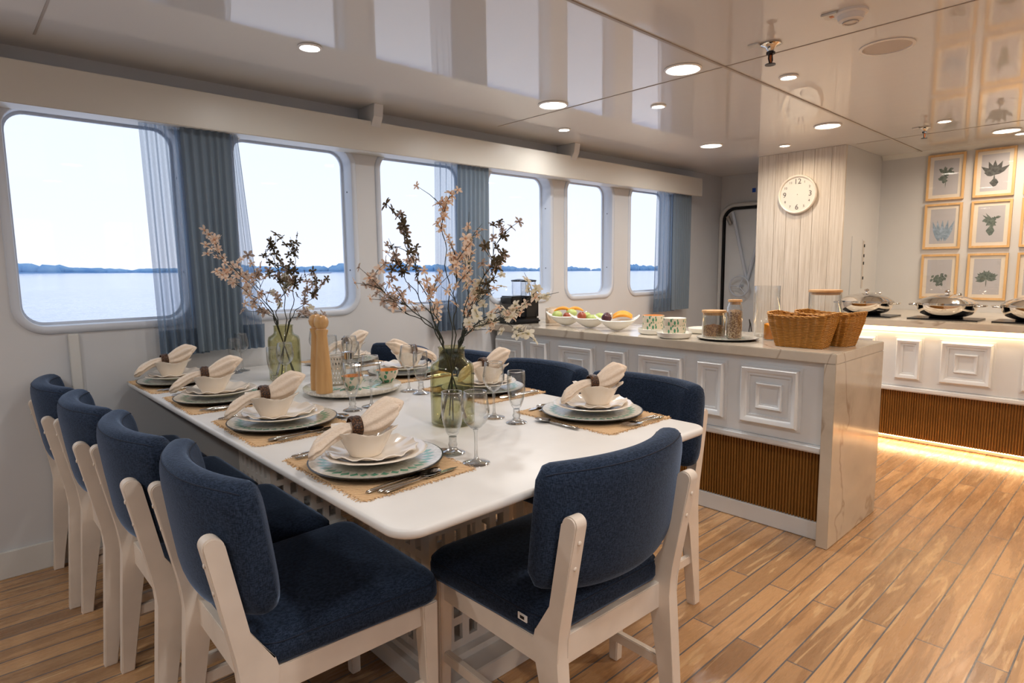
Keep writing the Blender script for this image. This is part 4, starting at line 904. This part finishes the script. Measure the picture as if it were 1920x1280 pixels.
def round_plate(x, y, z, r, L):
    b = B(); lathe(b, [(0, 0), (r*.8, 0), (r*.95, .008), (r, .030), (r*.985, .031), (r*.93, .010), (r*.78, .005), (0, .005)], 48); return tag(link('serving_dish', b, 'white_ceramic', smooth=60, loc=(x, y, c+z)), L, 'dish', 'shallow white dishes')
round_plate(2.95, 1.995, 0, .085, 'shallow white dish under the left patterned bowls'); round_plate(2.86, 1.80, 0, .092, 'shallow white dish under the right patterned bowls, nearest the counter edge'); round_plate(3.17, 1.80, 0, .09, 'empty shallow white dish behind the others')
def cup(x, y, z, L, inside='terracotta_inside'):
    t = thing('patterned_bowl', L, 'bowl', (x, y, c+z), 0, 'leaf patterned bowls'); t.scale = (1.15, 1.15, 1.3); b = B(); lathe(b, [(0, 0), (.044, 0), (.050, .01), (.0525, .03), (.053, .045), (.052, .0455)], 40); link('bowl_outside', b, 'leaf_mosaic_fine', t, 60)
    b = B(); lathe(b, [(.052, .0455), (.0505, .044), (.049, .01), (0, .006)], 40); link('bowl_inside', b, inside, t, 60)
cup(2.95, 1.995, .0055, 'lower green-patterned bowl of the left stack'); cup(2.95, 1.995, .0465, 'upper green-patterned bowl of the left stack')
cup(2.86, 1.80, .0055, 'lower green-patterned bowl of the right stack', 'white_ceramic'); cup(2.86, 1.80, .0465, 'upper green-patterned bowl of the right stack', 'white_ceramic')
t = thing('round_tray', 'round black-edged mosaic tray under the cereal jars', 'tray', (2.98, 1.56, c)); b = B(); lathe(b, [(0, 0), (.13, 0), (.152, .008), (.153, .011), (.13, .008), (0, .008)], 56); link('rim', b, 'black_lacquer', t, 40); b = B(); lathe(b, [(0, .0082), (.13, .0082), (.151, .0114), (.13, .0081), (0, .0081)], 56); link('inlay', b, 'tray_mosaic', t, 40)
def jar(x, y, z, r, h, L, fill=None, fh=.5, lid=True, lr=1.0, neck=False):
    t = thing('glass_jar', L, 'jar', (x, y, c+z)); b = B(); nr = r*(.80 if neck else 1)
    lathe(b, [(0, 0), (r-.004, 0), (r, .004), (r, h*.86), (nr, h*.95), (nr, h), (nr-.0018, h), (nr-.0018, h*.95), (r-.0018, h*.855), (r-.0018, .006), (0, .004)], 44); link('jar_glass', b, 'clear_glass', t, 60)
    if lid: b = B(); lathe(b, [(0, h-.012), (nr-.003, h-.012), (nr-.003, h+.0005), (nr+.003, h+.0008), (nr+.004, h+.004), (nr+.003, h+.012), (0, h+.013)], 40); link('bamboo_lid', b, 'bamboo', t, 40)
    if fill:
        b = B(); rr = r-.0024; lathe(b, [(0, .0045), (rr-.002, .0045), (rr, .008), (rr, h*fh), (rr*.6, h*fh+.006), (0, h*fh+.008)], 36, fr=lambda t_, r_, z_, k_: (r_, z_+(.004*sin(3*t_) if k_ > 2 else 0))); link('contents', b, fill, t, 60)
jar(2.955, 1.625, .0118, .058, .125, 'squat glass jar of granola with bamboo lid on the mosaic tray', 'granola', .42); jar(2.935, 1.50, .0118, .038, .185, 'tall glass jar full of oats with bamboo lid on the mosaic tray', 'oats', .74, neck=True); jar(3.055, 1.56, .0118, .036, .105, 'glass jar of golden corn flakes behind the two front jars', 'corn_flakes', .6, lid=False)
jar(3.10, 1.39, 0, .035, .09, 'small glass jar of orange juice beside the basket', 'orange_juice', .85, lid=False)
jar(3.24, 1.475, 0, .065, .27, 'tall open glass cylinder behind the cereal jars', None, lid=False); jar(3.29, 1.20, 0, .075, .24, 'large glass jar with bamboo lid behind the baskets')
boat_bowl(3.25, 1.40, 20, 'empty white boat bowl behind the baskets, left', 'empty boat bowls'); o = boat_bowl(3.19, 1.28, 15, 'empty white boat bowl behind the baskets, right', 'empty boat bowls')
for o in [x for x in COL.objects if x.get('group') == 'empty boat bowls']: o.scale = (.9, .9, 1.15); o.location.z = c-.0008+.0
def basket(x, y, rz, L):
    t = thing('wicker_basket', L, 'basket', (x, y, c), radians(rz), 'bread baskets'); b = B(); NP = 168
    def path(sx, sy, r):
        p = [Vector(q) for q in rrect(-sx, sx, -sy, sy, r, 8)]; p.append(p[0]); ln = [(p[i+1]-p[i]).length for i in range(len(p)-1)]; tot = sum(ln); out = []
        k_ = 0; acc = 0
        for i in range(NP):
            d = tot*i/NP
            while acc+ln[k_] < d: acc += ln[k_]; k_ += 1
            out.append(p[k_].lerp(p[k_+1], (d-acc)/ln[k_]))
        return out
    def lay(z, d, amp=.003):
        q = z/.14; sx, sy = .105+.035*q-d, .062+.030*q-d; out = []
        for i, p in enumerate(path(sx, sy, .03+.01*q)):
            k_ = 1+amp/.09*cos(2*pi*i/7); out.append((p.x*k_, p.y*k_, z+(.014*(abs(p.x)/sx)**3 if z > .12 else 0)))
        return out
    zs = [0, .006]+[.006+.128*i/44 for i in range(1, 45)]
    loft(b, [lay(z, -.0012*(i % 2) if i > 1 else 0, .0034) for i, z in enumerate(zs)]+[lay(.14, .001), lay(.141, .006), lay(.105, .007), lay(.035, .007), lay(.006, .007)]); link('woven_wall', b, 'wicker_basket', t, 60)
    b = B(); pts = lay(.142, .002, 0)
    for s in (0, 1): tube(b, [(p[0]*(1+.012*sin(i*.6+s*pi)), p[1]*(1+.018*sin(i*.6+s*pi)), p[2]+.003*cos(i*.6+s*pi)) for i, p in enumerate(pts+[pts[0]])], .0042, 7, cap=False)
    link('braided_rim', b, 'wicker_basket', t, 60)
basket(2.935, 1.165, 93, 'golden wicker basket at the front counter corner'); basket(3.10, 1.105, 84, 'golden wicker basket half hidden behind the front one')
t = thing('small_tongs', 'small steel tongs standing behind the cereal jars', 'tongs', (3.30, 1.60, c)); b = B(); tube(b, [(0, 0, .01), (.01, 0, .05), (0, 0, .08)], .003); tube(b, [(.03, 0, .01), (.02, 0, .05), (0, 0, .08)], .003); link('arms', b, 'dark_metal', t, 60)

# ------------------------------------------------------------------ clock and prints
t = thing('wall_clock', 'round white wall clock with grey numerals on the boarded column', 'clock', (5.08, 2.095, 1.808))
def lathx(bm, prof, seg=48):
    r = lathe(bm, prof, seg)
    for v in bm.verts: v.co = Vector((-v.co.z, v.co.x, v.co.y))
b = B(); lathx(b, [(.0, 0), (.148, 0), (.152, .012), (.150, .028), (.143, .033), (.136, .028), (.134, .018), (0, .018)], 64); link('clock_rim', b, 'clock_rim', t, 40)
b = B(); lathx(b, [(0, .0182), (.1335, .0182), (.1335, .0186), (0, .0186)], 64); link('clock_face', b, 'clock_face', t)
b = B(); lathx(b, [(0, .0187), (.004, .0187), (.003, .022), (0, .022)], 16); link('centre_pin', b, 'speaker_grille', t)
def text(s, size, loc, par, m_, name):
    cu = bpy.data.curves.new('txt', 'FONT'); cu.body = s; cu.size = size; cu.align_x = 'CENTER'; cu.align_y = 'CENTER'; cu.extrude = .0006; cu.resolution_u = 3
    o = bpy.data.objects.new('txt', cu); COL.objects.link(o); dg = bpy.context.evaluated_depsgraph_get(); dg.update(); me = bpy.data.meshes.new_from_object(o.evaluated_get(dg)); bpy.data.objects.remove(o)
    me.materials.clear(); me.materials.append(MATS[m_]); q = bpy.data.objects.new(name, me); COL.objects.link(q); q.parent = par; q.location = loc; q.rotation_euler = (pi/2, 0, -pi/2); return q
for h in range(1, 13):
    a = radians(90-30*h); big_ = h in (3, 6, 9, 12); r = .100 if big_ else .108
    text(str(h), .058 if big_ else .026, (-.0193, -r*cos(a), r*sin(a)), t, 'ink_grey', 'numeral')
def leafp(b, x, y, ang, l_, w, zz):
    pts = [(0, 0), (.25*l_, .42*w), (.55*l_, .5*w), (l_, 0), (.55*l_, -.5*w), (.25*l_, -.42*w)]
    lo = [b.verts.new((zz, x+p*cos(ang)-q*sin(ang), y+p*sin(ang)+q*cos(ang))) for p, q in pts]; b.faces.new(lo)
def print_frame(yc, zc, kind, L, seed):
    t = thing('framed_print', L, 'picture', (XB, yc, zc)); W_, H_ = .125, .178; x = -.002
    def q(d, xx): return [(xx, -W_+d, -H_+d), (xx, W_-d, -H_+d), (xx, W_-d, H_-d), (xx, -W_+d, H_-d)]
    b = B(); loft(b, [q(0, x), q(0, x-.018), q(.016, x-.018), q(.016, x-.008)], cap=False); link('oak_frame', b, 'oak_frame', t)
    b = B(); loft(b, [q(.015, -.002), q(.015, -.009)]); link('mount', b, 'mat_board', t)
    b = B(); loft(b, [q(.042, -.0092), q(.042, -.0096)]); pr = link('print', b, 'paper_grey', t)
    b = B(); loft(b, [q(.0165, -.0125), q(.0165, -.0135)]); link('glazing', b, 'glazing', t)
    rnd = random.Random(seed); b = B(); zz = -.0101; m_ = 'print_grey'
    if kind == 'fig':
        for k_ in range(26): leafp(b, rnd.uniform(-.035, .035), rnd.uniform(-.05, .06), rnd.uniform(-1, 4), .032, .02, zz-k_*.00001)
        leafp(b, 0, -.09, pi/2, .15, .006, zz)
    elif kind == 'banana':
        for a in (1.57, .7, 2.5, 1.2, 2.0, .35): leafp(b, 0, -.02, a, .11 if a != .35 else .07, .034, zz-a*.00003)
        leafp(b, 0, -.07, pi/2, .06, .01, zz); leafp(b, -.028, -.075, 0, .056, .062, zz-.0002); m_ = 'print_dark'
    elif kind == 'snake':
        for a, x0 in ((1.45, .03), (1.7, -.03), (1.9, -.045), (1.3, .045), (1.57, 0)): leafp(b, x0*.5, -.12, a, .17, .030, zz-abs(x0)*.001)
        m_ = 'print_blue'
    elif kind == 'pot':
        for k_ in range(22): a = rnd.uniform(0, 2*pi); leafp(b, rnd.uniform(-.03, .03), .02+rnd.uniform(-.02, .03), a, .038, .02, zz-k_*.00001)
        leafp(b, -.02, 0, 1.0, .1, .018, zz); leafp(b, -.03, 0, .7, .11, .018, zz-.0001); leafp(b, -.027, -.05, 0, .054, .075, zz-.0003)
    elif kind == 'round':
        for k_ in range(46): a = rnd.uniform(0, 2*pi); r = rnd.uniform(0, .05); leafp(b, r*cos(a), -.01+r*sin(a), rnd.uniform(-2.6, -.5), .03, .018, zz-k_*.00001)
    else:
        for k_ in range(16): a = -.25+k_*3.6/16; leafp(b, 0, -.02, a, rnd.uniform(.06, .085), .03, zz-k_*.00001)
        leafp(b, 0, -.08, pi/2, .08, .006, zz)
    link('illustration', b, m_, pr)
rowz = [1.927, 1.544, 1.146]; coly = [1.29, .983, .68]
kinds = [['fig', 'banana', 'pot'], ['snake', 'pot', 'fig'], ['round', 'fan', 'banana']]
nms = [['trailing fig', 'potted banana plant', 'potted plant cut by the photo edge'], ['pale blue snake plant', 'potted leafy plant with two upright leaves', 'fig cut by the photo edge'], ['round leafy bush', 'fan-shaped shrub', 'palm cut by the photo edge']]
rn = ['top', 'middle', 'bottom']; cn = ['left', 'second', 'third']
for r in range(3):
    for q_ in range(3): print_frame(coly[q_], rowz[r], kinds[r][q_], 'oak-framed print of a %s, %s row, %s column' % (nms[r][q_], rn[r], cn[q_]), r*3+q_)
for o in COL.objects:
    if '_used' in o.keys(): del o['_used']
